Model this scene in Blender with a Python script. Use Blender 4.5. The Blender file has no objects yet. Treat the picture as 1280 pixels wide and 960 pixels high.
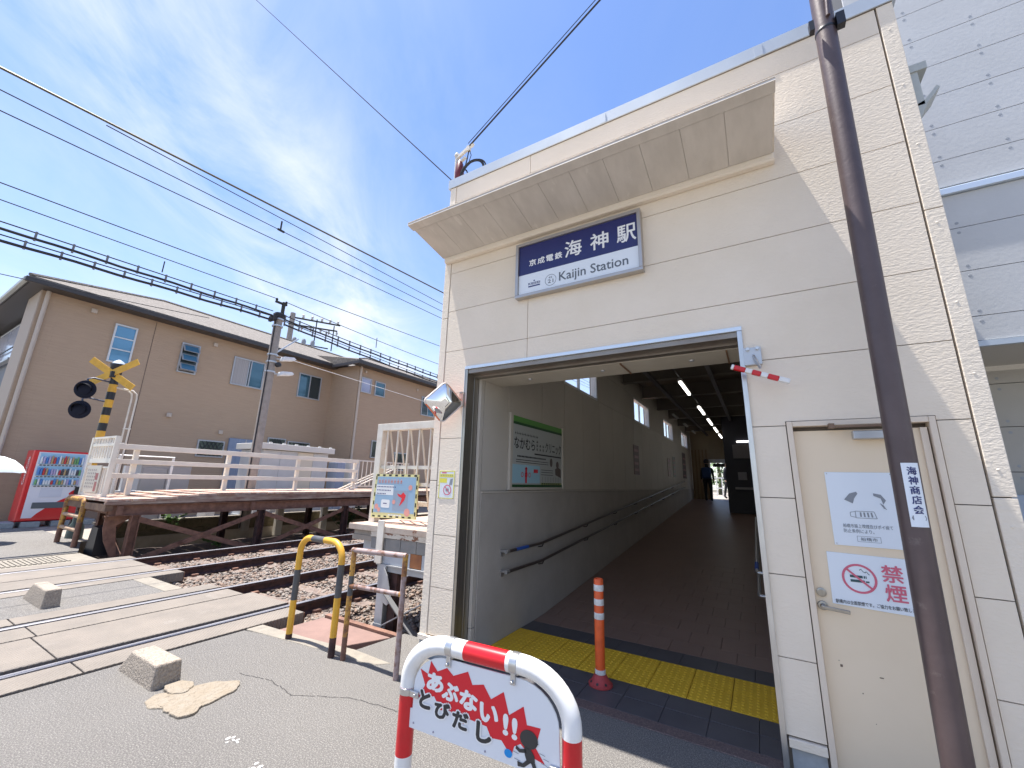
import bpy, bmesh, math, random
import numpy as np
from mathutils import Vector, Matrix

SC = bpy.context.scene
COL = SC.collection
R_ = math.radians
rng = random.Random(7)
nrg = np.random.default_rng(11)

# ------------------------------------------------------------------ camera
cam_d = bpy.data.cameras.new("camera")
cam_d.sensor_width = 36.0
cam_d.lens = 507.52 / 1280 * 36.0
cam_d.clip_start = 0.05
cam_d.clip_end = 3000
cam = bpy.data.objects.new("camera", cam_d)
COL.objects.link(cam)
ROT = Matrix(((0.86115421, 0.09606469, 0.49918435),
              (0.50766458, -0.21326617, -0.834742),
              (0.02626991, 0.97225979, -0.23242371)))
cam.matrix_world = Matrix.Translation((0, 0, 1.62)) @ ROT.to_4x4()
SC.camera = cam

# ------------------------------------------------------------------ sun, sky, exposure
SUN_TRAVEL = Vector((0.285, 0.062, -1.0)).normalized()
sun_d = bpy.data.lights.new("sun", 'SUN')
sun_d.energy = 5.0
sun_d.angle = R_(0.5)
sun_d.color = (1.0, 0.955, 0.89)
sun = bpy.data.objects.new("sun", sun_d)
sun.rotation_euler = SUN_TRAVEL.to_track_quat('-Z', 'Y').to_euler()
sun.location = (-3, -1, 20)
COL.objects.link(sun)
to_sun = -SUN_TRAVEL
SUN_EL = math.asin(to_sun.z)
SUN_AZ = math.atan2(to_sun.x, to_sun.y)

world = bpy.data.worlds.new("World")
SC.world = world
world.use_nodes = True
wn = world.node_tree
wn.nodes.clear()
def wnode(t, **kw):
    n = wn.nodes.new(t)
    for k, v in kw.items():
        setattr(n, k, v)
    return n
w_out = wnode('ShaderNodeOutputWorld')
w_bg = wnode('ShaderNodeBackground')
w_bg.inputs['Strength'].default_value = 0.11
w_sky = wnode('ShaderNodeTexSky', sky_type='NISHITA', sun_disc=False, sun_elevation=SUN_EL,
              sun_rotation=SUN_AZ, altitude=20, air_density=1.0, dust_density=0.4, ozone_density=2.5)
w_tc = wnode('ShaderNodeTexCoord')
# thin cirrus: noise stretched along one direction, on the plane of a high cloud layer
w_sep = wnode('ShaderNodeSeparateXYZ')
wn.links.new(w_tc.outputs['Generated'], w_sep.inputs[0])
def wmath(op, a, b=None, clamp=False):
    n = wnode('ShaderNodeMath', operation=op, use_clamp=clamp)
    for i, s in enumerate((a, b)):
        if s is None: continue
        if isinstance(s, (int, float)): n.inputs[i].default_value = s
        else: wn.links.new(s, n.inputs[i])
    return n.outputs[0]
CLK, HZK = 0.70, 0.62
zc = wmath('ADD', wmath('MAXIMUM', w_sep.outputs['Z'], 0.0), 0.14)
w_cmb = wnode('ShaderNodeCombineXYZ')
wn.links.new(wmath('DIVIDE', w_sep.outputs['X'], zc), w_cmb.inputs[0])
wn.links.new(wmath('DIVIDE', w_sep.outputs['Y'], zc), w_cmb.inputs[1])
w_map = wnode('ShaderNodeMapping', vector_type='TEXTURE')
w_map.inputs['Location'].default_value = (-1.02, 0.30, 0.0)
w_map.inputs['Rotation'].default_value = (0, 0, R_(125))
w_map.inputs['Scale'].default_value = (0.80, 0.42, 1.0)
wn.links.new(w_cmb.outputs[0], w_map.inputs['Vector'])
w_n1 = wnode('ShaderNodeTexNoise')
w_n1.inputs['Scale'].default_value = 1.25
w_n1.inputs['Detail'].default_value = 9
w_n1.inputs['Roughness'].default_value = 0.62
w_n1.inputs['Distortion'].default_value = 0.55
wn.links.new(w_map.outputs[0], w_n1.inputs['Vector'])
w_n2 = wnode('ShaderNodeTexNoise')
w_n2.inputs['Scale'].default_value = 0.42
w_n2.inputs['Detail'].default_value = 3
wn.links.new(w_cmb.outputs[0], w_n2.inputs['Vector'])
w_r1 = wnode('ShaderNodeMapRange')
w_r1.inputs['From Min'].default_value = 0.36
w_r1.inputs['From Max'].default_value = 0.74
wn.links.new(w_n1.outputs['Fac'], w_r1.inputs['Value'])
w_r2 = wnode('ShaderNodeMapRange')
w_r2.inputs['From Min'].default_value = 0.36
w_r2.inputs['From Max'].default_value = 0.62
wn.links.new(w_n2.outputs['Fac'], w_r2.inputs['Value'])
# one broad bank of cirrus lies along the wind, thinner wisps elsewhere
w_s2 = wnode('ShaderNodeSeparateXYZ')
wn.links.new(w_map.outputs[0], w_s2.inputs[0])
w_r3 = wnode('ShaderNodeMapRange', interpolation_type='SMOOTHSTEP')
w_r3.inputs['From Min'].default_value = 0.95
w_r3.inputs['From Max'].default_value = 0.05
wn.links.new(wmath('ABSOLUTE', w_s2.outputs['Y']), w_r3.inputs['Value'])
cover = wmath('ADD', wmath('MULTIPLY', w_r2.outputs[0], 0.38), wmath('MULTIPLY', w_r3.outputs[0], 0.95), True)
cl = wmath('MULTIPLY', w_r1.outputs[0], cover, True)
# the veil thickens towards the horizon
hz = wmath('POWER', wmath('SUBTRACT', 1.0, wmath('MAXIMUM', w_sep.outputs['Z'], 0.0), True), 3.0)
cl2 = wmath('ADD', wmath('MULTIPLY', cl, CLK), wmath('MULTIPLY', hz, HZK), True)
w_mix = wnode('ShaderNodeMix', data_type='RGBA')
w_mix.inputs['B'].default_value = (5.0, 5.05, 5.1, 1)
wn.links.new(cl2, w_mix.inputs['Factor'])
w_hs = wnode('ShaderNodeHueSaturation')
w_hs.inputs['Saturation'].default_value = 1.13
w_hs.inputs['Hue'].default_value = 0.507
w_hs.inputs['Value'].default_value = 1.10
wn.links.new(w_sky.outputs[0], w_hs.inputs['Color'])
wn.links.new(w_hs.outputs[0], w_mix.inputs['A'])
wn.links.new(w_mix.outputs['Result'], w_bg.inputs['Color'])
wn.links.new(w_bg.outputs[0], w_out.inputs['Surface'])

SC.view_settings.view_transform = 'Standard'
SC.view_settings.look = 'None'
SC.view_settings.exposure = 1.16
SC.view_settings.gamma = 1.0
SC.view_settings.use_curve_mapping = False

# ------------------------------------------------------------------ materials
MATS = {}
def mat(name, col, rough=0.6, metal=0.0, col2=None, nscale=3.0, nlo=0.35, nhi=0.65, stretch=(1, 1, 1),
        bump=0.0, bscale=60.0, bstretch=(1, 1, 1), bdist=0.01, spec=0.5, emit=None, estr=0.0,
        col3=None, n3scale=12.0, n3lo=0.6, n3hi=0.68, coat=0.0, detail=5.0, tread=0.0):
    if name in MATS: return MATS[name]
    m = bpy.data.materials.new(name); m.use_nodes = True
    nt = m.node_tree; L = nt.links
    b = nt.nodes['Principled BSDF']
    b.inputs['Base Color'].default_value = (*col, 1)
    b.inputs['Roughness'].default_value = rough
    b.inputs['Metallic'].default_value = metal
    b.inputs['Specular IOR Level'].default_value = spec
    if coat: b.inputs['Coat Weight'].default_value = coat
    if emit:
        b.inputs['Emission Color'].default_value = (*emit, 1)
        b.inputs['Emission Strength'].default_value = estr
    g = nt.nodes.new('ShaderNodeNewGeometry')
    def noise(scale, st, det=detail, rgh=0.6):
        mp = nt.nodes.new('ShaderNodeMapping'); mp.inputs['Scale'].default_value = st
        L.new(g.outputs['Position'], mp.inputs['Vector'])
        n = nt.nodes.new('ShaderNodeTexNoise'); n.inputs['Scale'].default_value = scale
        n.inputs['Detail'].default_value = det; n.inputs['Roughness'].default_value = rgh
        L.new(mp.outputs[0], n.inputs['Vector'])
        return n.outputs['Fac']
    def rng_(s, lo, hi):
        r = nt.nodes.new('ShaderNodeMapRange')
        r.inputs['From Min'].default_value = lo; r.inputs['From Max'].default_value = hi
        L.new(s, r.inputs['Value']); return r.outputs[0]
    cur = None
    if col2:
        x = nt.nodes.new('ShaderNodeMix'); x.data_type = 'RGBA'
        x.inputs['A'].default_value = (*col, 1); x.inputs['B'].default_value = (*col2, 1)
        L.new(rng_(noise(nscale, stretch), nlo, nhi), x.inputs['Factor']); cur = x.outputs['Result']
    if col3:
        x = nt.nodes.new('ShaderNodeMix'); x.data_type = 'RGBA'
        if cur: L.new(cur, x.inputs['A'])
        else: x.inputs['A'].default_value = (*col, 1)
        x.inputs['B'].default_value = (*col3, 1)
        L.new(rng_(noise(n3scale, stretch, 7, 0.7), n3lo, n3hi), x.inputs['Factor']); cur = x.outputs['Result']
    if cur: L.new(cur, b.inputs['Base Color'])
    if bump:
        bp = nt.nodes.new('ShaderNodeBump'); bp.inputs['Strength'].default_value = bump
        bp.inputs['Distance'].default_value = bdist
        hgt = noise(bscale, bstretch, 3)
        if tread:      # a fine moulded tread: two crossed sets of ribs
            ws = []
            for ang in (32, -48):
                mp = nt.nodes.new('ShaderNodeMapping'); mp.inputs['Rotation'].default_value = (0, 0, R_(ang))
                L.new(g.outputs['Position'], mp.inputs['Vector'])
                wv = nt.nodes.new('ShaderNodeTexWave'); wv.inputs['Scale'].default_value = tread; wv.inputs['Distortion'].default_value = .25
                L.new(mp.outputs[0], wv.inputs['Vector']); ws.append(wv.outputs['Fac'])
            mm = nt.nodes.new('ShaderNodeMath'); mm.operation = 'MULTIPLY'; L.new(ws[0], mm.inputs[0]); L.new(ws[1], mm.inputs[1])
            ad = nt.nodes.new('ShaderNodeMath'); ad.operation = 'MULTIPLY_ADD'; ad.inputs[1].default_value = .8; L.new(mm.outputs[0], ad.inputs[0]); L.new(hgt, ad.inputs[2]); hgt = ad.outputs[0]
        L.new(hgt, bp.inputs['Height']); L.new(bp.outputs[0], b.inputs['Normal'])
    MATS[name] = m
    return m

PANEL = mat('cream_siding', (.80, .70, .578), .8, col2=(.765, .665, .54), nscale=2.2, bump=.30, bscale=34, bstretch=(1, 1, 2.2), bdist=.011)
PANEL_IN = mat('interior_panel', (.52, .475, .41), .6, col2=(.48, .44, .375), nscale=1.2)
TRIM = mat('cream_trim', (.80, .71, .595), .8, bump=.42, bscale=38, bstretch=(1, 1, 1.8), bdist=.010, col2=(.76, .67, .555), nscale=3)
SEAM = mat('wall_backing', (.20, .17, .14), .9)
COPING = mat('coping_metal', (.50, .56, .62), .45, .2, col2=(.45, .50, .56), nscale=2)
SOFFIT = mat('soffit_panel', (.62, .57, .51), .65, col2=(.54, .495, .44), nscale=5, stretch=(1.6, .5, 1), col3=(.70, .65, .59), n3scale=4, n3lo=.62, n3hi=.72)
STEEL = mat('stainless_steel', (.42, .40, .36), .32, .9, col2=(.34, .32, .29), nscale=3, stretch=(8, 8, .4))
STEEL_L = mat('light_steel', (.62, .62, .62), .3, .85, col2=(.52, .52, .52), nscale=9, stretch=(4, 4, .6))
WHITE = mat('white_paint', (.78, .78, .78), .35, col2=(.72, .71, .69), nscale=7)
WHITE_OLD = mat('worn_white_paint', (.72, .68, .60), .6, col2=(.62, .56, .48), nscale=6, col3=(.34, .19, .11), n3scale=14, n3lo=.64, n3hi=.70)
SIGNWHITE = mat('sign_white', (.74, .79, .85), .35)
NAVY = mat('sign_navy', (.018, .022, .12), .3)
INK = mat('ink_black', (.012, .012, .014), .5)
INK_GREY = mat('ink_grey', (.11, .13, .16), .5)
INK_BLUE = mat('ink_blue', (.03, .04, .16), .5)
PRINT_W = mat('print_white', (.82, .82, .82), .4)
RED = mat('red_paint', (.62, .012, .02), .28, col2=(.52, .01, .016), nscale=5)
REDSIGN = mat('print_red', (.66, .01, .025), .35)
PINKRED = mat('print_faded_red', (.62, .13, .20), .5)
ORANGE = mat('orange_plastic', (.80, .115, .02), .45, col2=(.62, .09, .02), nscale=14)
ORANGE_B = mat('faded_red_rubber', (.42, .05, .05), .65, col2=(.30, .035, .035), nscale=20)
REFLECT = mat('reflective_band', (.72, .71, .69), .35, col2=(.55, .54, .52), nscale=25)
YELLOW = mat('yellow_paint', (.72, .40, .035), .45, col2=(.60, .32, .03), nscale=8, col3=(.10, .045, .025), n3scale=17, n3lo=.68, n3hi=.71)
YELLOW_R = mat('rusty_yellow_paint', (.50, .27, .05), .6, col2=(.20, .085, .04), nscale=9, nlo=.42, nhi=.58, col3=(.06, .03, .022), n3scale=20, n3lo=.56, n3hi=.62)
DARKBAND = mat('dark_grey_paint', (.055, .06, .07), .45, col2=(.09, .09, .09), nscale=12)
BLACK = mat('black_paint', (.014, .014, .018), .4)
PIPE_R = mat('rusty_pipe', (.33, .25, .24), .6, col2=(.16, .075, .045), nscale=11, nlo=.45, nhi=.6, col3=(.42, .28, .06), n3scale=8, n3lo=.63, n3hi=.70)
RUST = mat('rusted_steel', (.24, .125, .085), .8, col2=(.135, .068, .048), nscale=7, bump=.3, bscale=40, col3=(.22, .10, .055), n3scale=6, n3lo=.58, n3hi=.72)
RUST_D = mat('dark_rusted_steel', (.085, .038, .032), .8, col2=(.03, .016, .016), nscale=9, bump=.2, bscale=50)
RAILTOP = mat('polished_rail', (.34, .335, .35), .5, .6, col2=(.24, .235, .25), nscale=8, stretch=(6, .4, 1))
ASPHALT = mat('asphalt', (.122, .114, .106), .9, col2=(.148, .139, .128), nscale=.8, bump=.9, bscale=130, bdist=.015, col3=(.30, .28, .256), n3scale=115, n3lo=.49, n3hi=.60, detail=8)
CONC = mat('concrete', (.33, .29, .245), .85, col2=(.27, .235, .20), nscale=4, bump=.5, bscale=90, bdist=.01, col3=(.15, .13, .115), n3scale=90, n3lo=.62, n3hi=.70)
CONC_L = mat('pale_concrete', (.27, .24, .195), .85, col2=(.21, .187, .155), nscale=9, bump=.6, bscale=60, bdist=.012)
DECK = mat('crossing_panel', (.225, .192, .16), .8, col2=(.185, .16, .135), nscale=2.5, bump=.7, bscale=75, bdist=.012, tread=11.0, col3=(.25, .22, .19), n3scale=3, n3lo=.58, n3hi=.72)
BLOCKM = mat('weathered_concrete_block', (.44, .375, .30), .9, col2=(.28, .235, .195), nscale=55, bump=1.0, bscale=60, bdist=.02, col3=(.12, .10, .09), n3scale=70, n3lo=.60, n3hi=.68)
BALLAST = mat('ballast_bed', (.17, .135, .12), .95, col2=(.09, .07, .06), nscale=30, bump=1, bscale=35, bdist=.04)
STONE1 = mat('ballast_stone_grey', (.30, .255, .215), .9, col2=(.20, .17, .145), nscale=12)
STONE2 = mat('ballast_stone_rust', (.29, .205, .155), .9, col2=(.20, .14, .105), nscale=12)
SLEEPER = mat('sleeper', (.22, .17, .14), .9, col2=(.13, .095, .08), nscale=8, bump=.5, bscale=40)
GREYCLAD = mat('grey_cladding', (.575, .58, .585), .7, col2=(.535, .54, .545), nscale=1.6, col3=(.60, .61, .62), n3scale=2.4, n3lo=.55, n3hi=.75, bump=.12, bscale=30)
CLADSEAM = mat('cladding_backing', (.07, .075, .085), .9)
PLASTERG = mat('grey_soffit', (.55, .53, .49), .8)
BROWNPOLE = mat('brown_steel_pole', (.105, .075, .075), .42, .15, col2=(.085, .06, .06), nscale=5, col3=(.15, .118, .112), n3scale=9, n3lo=.62, n3hi=.72, bump=.12, bscale=35)
DOORM = mat('beige_door', (.80, .66, .49), .5, col2=(.77, .63, .46), nscale=2, col3=(.40, .31, .24), n3scale=26, n3lo=.735, n3hi=.76)
DFRAME = mat('beige_door_frame', (.74, .635, .515), .5, col2=(.70, .59, .475), nscale=5, col3=(.30, .22, .17), n3scale=40, n3lo=.73, n3hi=.76)
ALU = mat('aluminium', (.50, .51, .53), .4, .7)
PLINTH = mat('grey_plinth', (.36, .38, .40), .7, col2=(.29, .31, .33), nscale=14)
TILE_D = mat('dark_floor_tile', (.075, .07, .076), .45, col2=(.095, .09, .096), nscale=3)
TILE_B = mat('brown_floor_tile', (.27, .175, .14), .45, col2=(.24, .155, .124), nscale=2)
GROUT = mat('tile_grout', (.06, .055, .05), .9)
GRANITE = mat('granite_strip', (.17, .12, .11), .6, col2=(.08, .06, .058), nscale=90, col3=(.27, .2, .18), n3scale=120, n3lo=.58, n3hi=.62)
TACT = mat('tactile_yellow', (.80, .49, .03), .6, col2=(.72, .43, .025), nscale=6, col3=(.30, .19, .03), n3scale=30, n3lo=.66, n3hi=.72)
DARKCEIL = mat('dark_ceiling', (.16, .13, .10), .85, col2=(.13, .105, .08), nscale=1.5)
DARKMET = mat('dark_metal', (.05, .045, .045), .5, .3)
TUBE_E = mat('fluorescent_tube', (.9, .9, .9), .4, emit=(1, .97, .9), estr=2.4)
BROWNWALL = mat('brown_siding', (.43, .315, .222), .85, col2=(.40, .29, .205), nscale=3.5, stretch=(1, .5, 6), bump=.9, bscale=9, bstretch=(.6, .6, 5), bdist=.012)
GREYSIDE = mat('bluegrey_lap_siding', (.19, .20, .22), .8, bump=.5, bscale=9, bstretch=(.05, .05, 1), bdist=.02)
PILLARW = mat('house_pillar', (.44, .36, .29), .8)
ROOFM = mat('roof_shingle', (.16, .142, .125), .9, col2=(.115, .10, .088), nscale=5, bump=.8, bscale=14, bstretch=(1, 1, 3), bdist=.03, col3=(.225, .20, .178), n3scale=10, n3lo=.50, n3hi=.60)
FASCIA = mat('dark_fascia', (.045, .04, .04), .45)
GUTTERG = mat('green_grey_gutter', (.42, .44, .42), .5)
DOWNPIPE = mat('beige_downpipe', (.50, .42, .35), .5)
GLASS = mat('window_glass', (.05, .13, .18), .06, .35, spec=.9)
GLASS_D = mat('dark_window_glass', (.03, .045, .05), .08, .2, spec=.8)
CURTAIN = mat('curtain', (.42, .40, .40), .9, col2=(.30, .29, .29), nscale=14, stretch=(1, 3, .02))
FROST = mat('frosted_pane', (.55, .68, .70), .25)
LATTICE = mat('window_lattice', (.03, .03, .035), .5)
BLUESH = mat('blue_grey_shutter', (.20, .25, .36), .5, col2=(.26, .31, .42), nscale=6, stretch=(1, 6, .1))
SHEDW = mat('shed_panel', (.50, .51, .52), .55, col2=(.46, .47, .48), nscale=3)
SHEDROOF = mat('shed_roof', (.58, .57, .54), .6)
CABINET = mat('grey_cabinet', (.36, .36, .37), .6)
PLANKR = mat('faded_red_planks', (.38, .22, .17), .85, col2=(.50, .40, .32), nscale=7, nlo=.4, nhi=.6, col3=(.10, .06, .05), n3scale=22, n3lo=.62, n3hi=.68)
CREAMRAIL = mat('cream_railing', (.80, .74, .63), .55, col2=(.75, .685, .575), nscale=4, col3=(.33, .18, .10), n3scale=18, n3lo=.70, n3hi=.74)
MOSSW = mat('mossy_block', (.16, .125, .08), .95, col2=(.10, .09, .05), nscale=7, bump=.6, bscale=50)
POLECONC = mat('utility_pole_concrete', (.34, .30, .27), .85, col2=(.28, .25, .22), nscale=6)
CABLE = mat('cable_black', (.05, .05, .055), .9, spec=.05)
WIREG = mat('wire_grey', (.06, .06, .055), .9, spec=.05)
CERAM = mat('insulator', (.55, .53, .5), .3)
MAROON = mat('maroon_cover', (.14, .012, .012), .35)
VMRED = mat('vending_red', (.62, .01, .018), .28, coat=.3)
VMWHITE = mat('vending_white', (.72, .72, .78), .3)
VMBLUE = mat('vending_backdrop', (.30, .52, .70), .4)
VMDARK = mat('vending_slot', (.10, .12, .14), .3)
CANS = [mat('can_%s' % n, c, .35) for n, c in (('red', (.55, .05, .05)), ('blue', (.08, .22, .55)), ('white', (.7, .72, .74)),
        ('tan', (.48, .33, .17)), ('green', (.16, .36, .14)), ('lilac', (.45, .38, .58)), ('dark', (.07, .06, .07)))]
LEAF = mat('leaf_green', (.075, .15, .035), .6, col2=(.11, .20, .05), nscale=9)
LEAF_D = mat('leaf_dark_green', (.035, .075, .025), .6, col2=(.055, .10, .03), nscale=9)
STEM = mat('stem', (.09, .085, .04), .8)
SKIN = mat('skin', (.50, .32, .24), .6)
HAIR = mat('hair_black', (.012, .010, .010), .55)
CLOTH_D = mat('dark_clothing', (.02, .022, .03), .9)
CLOTH_B = mat('blue_backpack_cloth', (.025, .06, .16), .85)
CLOTH_G = mat('grey_clothing', (.27, .25, .26), .9, col2=(.38, .30, .31), nscale=9)
UMB = mat('pale_umbrella_cloth', (.62, .74, .78), .7, col2=(.74, .77, .77), nscale=6)
MIRROR = mat('mirror_face', (.86, .86, .86), .02, 1.0)
ORANGERIM = mat('mirror_rim_orange', (.78, .17, .05), .4)
SKYBLUE = mat('print_sky_blue', (.26, .40, .54), .5)
PALEPRINT = mat('print_pale', (.70, .73, .74), .5)
PRINTPINK = mat('print_pink', (.66, .30, .26), .5)
PRINTYEL = mat('print_yellow', (.72, .66, .08), .5)
PRINTGRN = mat('print_green', (.10, .30, .06), .45)
PRINTGRN_D = mat('print_dark_green', (.01, .075, .02), .45)
PRINTLB = mat('print_light_blue', (.34, .56, .66), .5)
BLUEBALL = mat('print_blue', (.0, .25, .66), .45)
BLUETAG = mat('blue_tape', (.02, .09, .38), .5)
EARTH = mat('earth', (.15, .13, .10), .95, col2=(.10, .09, .065), nscale=.7)
MORTAR = mat('mortar', (.27, .23, .18), .9, col2=(.25, .205, .15), nscale=11, bump=1.0, bscale=26, bdist=.03, col3=(.17, .14, .11), n3scale=22, n3lo=.62, n3hi=.66)
WHITESPLASH = mat('white_paint_spill', (.62, .60, .57), .8)

# ------------------------------------------------------------------ mesh building
class MB:
    def __init__(s): s.v = []; s.f = []; s.m = []; s.sm = []; s.cur = 0
    def face(s, idx, smooth=False): s.f.append(idx); s.m.append(s.cur); s.sm.append(smooth)
    def box(s, x0, x1, y0, y1, z0, z1):
        n = len(s.v)
        s.v += [(x0, y0, z0), (x1, y0, z0), (x1, y1, z0), (x0, y1, z0), (x0, y0, z1), (x1, y0, z1), (x1, y1, z1), (x0, y1, z1)]
        for q in ((0, 3, 2, 1), (4, 5, 6, 7), (0, 1, 5, 4), (1, 2, 6, 5), (2, 3, 7, 6), (3, 0, 4, 7)): s.face([n + i for i in q])
        return s
    def bar(s, a, b, w, h, up=(0, 0, 1)):
        a = Vector(a); b = Vector(b); d = (b - a).normalized(); u = Vector(up)
        if abs(d.dot(u)) > .98: u = Vector((1, 0, 0))
        r = d.cross(u).normalized(); u = r.cross(d).normalized(); n = len(s.v)
        for p in (a, b):
            for i, j in ((-1, -1), (1, -1), (1, 1), (-1, 1)):
                s.v.append(tuple(p + r * (i * w / 2) + u * (j * h / 2)))
        for q in ((0, 3, 2, 1), (4, 5, 6, 7), (0, 1, 5, 4), (1, 2, 6, 5), (2, 3, 7, 6), (3, 0, 4, 7)): s.face([n + i for i in q])
        return s
    def prism(s, pts, ax, a0, a1):
        n = len(s.v); k = len(pts)
        for a in (a0, a1):
            for p, q in pts:
                s.v.append((a, p, q) if ax == 'x' else (p, a, q) if ax == 'y' else (p, q, a))
        s.face([n + i for i in range(k)][::-1]); s.face([n + k + i for i in range(k)])
        for i in range(k):
            j = (i + 1) % k; s.face([n + i, n + j, n + k + j, n + k + i])
        return s
    def tube(s, path, r, n=10, caps=True, smooth=True, mats=None):
        P = [Vector(p) for p in path]; N = len(P); base = len(s.v)
        rs = r if isinstance(r, (list, tuple)) else [r] * N
        t = [(P[min(i + 1, N - 1)] - P[max(i - 1, 0)]).normalized() for i in range(N)]
        u = t[0].cross(Vector((0, 0, 1)))
        if u.length < .05: u = t[0].cross(Vector((0, 1, 0)))
        u.normalize()
        for i in range(N):
            u = (u - t[i] * u.dot(t[i])).normalized(); w = t[i].cross(u)
            for k in range(n):
                a = 2 * math.pi * k / n
                s.v.append(tuple(P[i] + (u * math.cos(a) + w * math.sin(a)) * rs[i]))
        for i in range(N - 1):
            if mats: s.cur = mats[i]
            for k in range(n):
                a = base + i * n + k; b = base + i * n + (k + 1) % n
                s.face([a, b, b + n, a + n], smooth)
        if caps:
            s.face([base + k for k in range(n)][::-1]); s.face([base + (N - 1) * n + k for k in range(n)])
        return s
    def lathe(s, prof, c, n=16, ax=None, smooth=True):
        """profile (radius, height) about an axis through c"""
        a = Vector(ax or (0, 0, 1)).normalized()
        u = a.orthogonal().normalized(); w = a.cross(u); c = Vector(c); base = len(s.v)
        for r, z in prof:
            for k in range(n):
                t = 2 * math.pi * k / n
                s.v.append(tuple(c + a * z + (u * math.cos(t) + w * math.sin(t)) * r))
        for i in range(len(prof) - 1):
            for k in range(n):
                p = base + i * n + k; q = base + i * n + (k + 1) % n
                s.face([p, q, q + n, p + n], smooth)
        s.face([base + k for k in range(n)][::-1]); s.face([base + (len(prof) - 1) * n + k for k in range(n)])
        return s
    def flat(s, pts3):
        n = len(s.v); s.v += [tuple(p) for p in pts3]; s.face([n + i for i in range(len(pts3))]); return s
    def build(s, name, m, parent=None, bev=0.0, recalc=True, seg=2):
        me = bpy.data.meshes.new(name)
        o_ = origin(parent) if parent else Vector((0, 0, 0))
        me.from_pydata([(v[0] - o_.x, v[1] - o_.y, v[2] - o_.z) for v in s.v], [], s.f)
        for q in (m if isinstance(m, (list, tuple)) else [m]): me.materials.append(q)
        me.polygons.foreach_set('material_index', s.m)
        me.polygons.foreach_set('use_smooth', s.sm)
        if recalc:
            bm = bmesh.new(); bm.from_mesh(me); bmesh.ops.recalc_face_normals(bm, faces=bm.faces[:]); bm.to_mesh(me); bm.free()
        if any(s.sm): me.set_sharp_from_angle(angle=R_(45))
        me.update()
        o = bpy.data.objects.new(name, me); COL.objects.link(o)
        if parent: o.parent = parent
        if bev:
            b = o.modifiers.new('bevel', 'BEVEL'); b.width = bev; b.segments = seg; b.limit_method = 'ANGLE'; b.angle_limit = R_(40)
        return o

def origin(o):
    v = Vector((0, 0, 0))
    while o: v = v + o.location; o = o.parent
    return v
def thing(name, label, cat, loc=(0, 0, 0), group=None):
    o = bpy.data.objects.new(name, None); o.empty_display_size = .1; COL.objects.link(o)
    o.location = loc; o['label'] = label; o['category'] = cat
    if group: o['group'] = group
    return o
def tag(o, label, cat, group=None):
    o['label'] = label; o['category'] = cat
    if group: o['group'] = group
    return o
def kind(o, k='structure'):
    o['kind'] = k; return o
def part_label(o, l): o['label'] = l; return o
def box(name, m, parent, x0, x1, y0, y1, z0, z1, bev=0.0):
    return MB().box(x0, x1, y0, y1, z0, z1).build(name, m, parent, bev)
def dup(o, parent=None):
    c = o.copy(); COL.objects.link(c)
    if parent: c.parent = parent
    for ch in list(o.children): dup(ch, c)
    return c
def rbox(x0, x1, z0, z1, r, n=5):
    pts = []
    for cx, cz, a0 in ((x1 - r, z1 - r, 0), (x0 + r, z1 - r, 90), (x0 + r, z0 + r, 180), (x1 - r, z0 + r, 270)):
        for k in range(n + 1):
            a = R_(a0 + 90 * k / n); pts.append((cx + r * math.cos(a), cz + r * math.sin(a)))
    return pts

# lettering: the built-in font turned into flat meshes
_tc = {}
def text2d(s):
    if s in _tc: return _tc[s]
    cu = bpy.data.curves.new('lettering', 'FONT'); cu.body = s; cu.resolution_u = 3
    o = bpy.data.objects.new('lettering', cu); COL.objects.link(o)
    dg = bpy.context.evaluated_depsgraph_get(); me = o.evaluated_get(dg).to_mesh()
    vs = [(v.co.x, v.co.y) for v in me.vertices]; fs = [list(p.vertices) for p in me.polygons]
    bpy.data.objects.remove(o); bpy.data.curves.remove(cu)
    xs = [v[0] for v in vs]; ys = [v[1] for v in vs]
    x0, x1, y0, y1 = min(xs), max(xs), min(ys), max(ys)
    r = ([((x - x0) / (x1 - x0), (y - y0) / (y1 - y0)) for x, y in vs], fs, (x1 - x0) / (y1 - y0))
    _tc[s] = r
    return r
def plane(O, U, V):
    O = Vector(O); U = Vector(U); V = Vector(V); N = U.cross(V).normalized()
    return lambda x, y, e=.0015: O + U * x + V * y + N * e
def text(mb, s, fn, x0, x1, y0, y1, off=0.0, e=.002, rot=False):
    """fit a word into a box; off > 0 thickens the strokes (copies set a little apart, each 0.05 mm proud of the last)"""
    vs, fs, asp = text2d(s); h_ = (y1 - y0) if not rot else (x1 - x0)
    d = off * h_ * .9
    sh = [(0, 0)] if d == 0 else [(d, 0), (-d, 0), (0, d), (0, -d), (.7 * d, .7 * d), (-.7 * d, .7 * d), (.7 * d, -.7 * d), (-.7 * d, -.7 * d)]
    for k, (sx, sy) in enumerate(sh):
        n = len(mb.v); ee = e + k * .00006
        for a, b in vs:
            if rot: mb.v.append(tuple(fn(x1 - d - b * (x1 - x0 - 2 * d) + sx, y0 + d + a * (y1 - y0 - 2 * d) + sy, ee)))
            else: mb.v.append(tuple(fn(x0 + d + a * (x1 - x0 - 2 * d) + sx, y0 + d + b * (y1 - y0 - 2 * d) + sy, ee)))
        for f in fs: mb.face([n + i for i in f])
def shape(mb, fn, pts, e=.0015): mb.flat([fn(x, y, e) for x, y in pts])
def rect(mb, fn, x0, x1, y0, y1, e=.0015): shape(mb, fn, [(x0, y0), (x1, y0), (x1, y1), (x0, y1)], e)
def circ(mb, fn, cx, cy, r, n=24, e=.0015, ry=None):
    shape(mb, fn, [(cx + r * math.cos(2 * math.pi * k / n), cy + (ry or r) * math.sin(2 * math.pi * k / n)) for k in range(n)], e)
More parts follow.
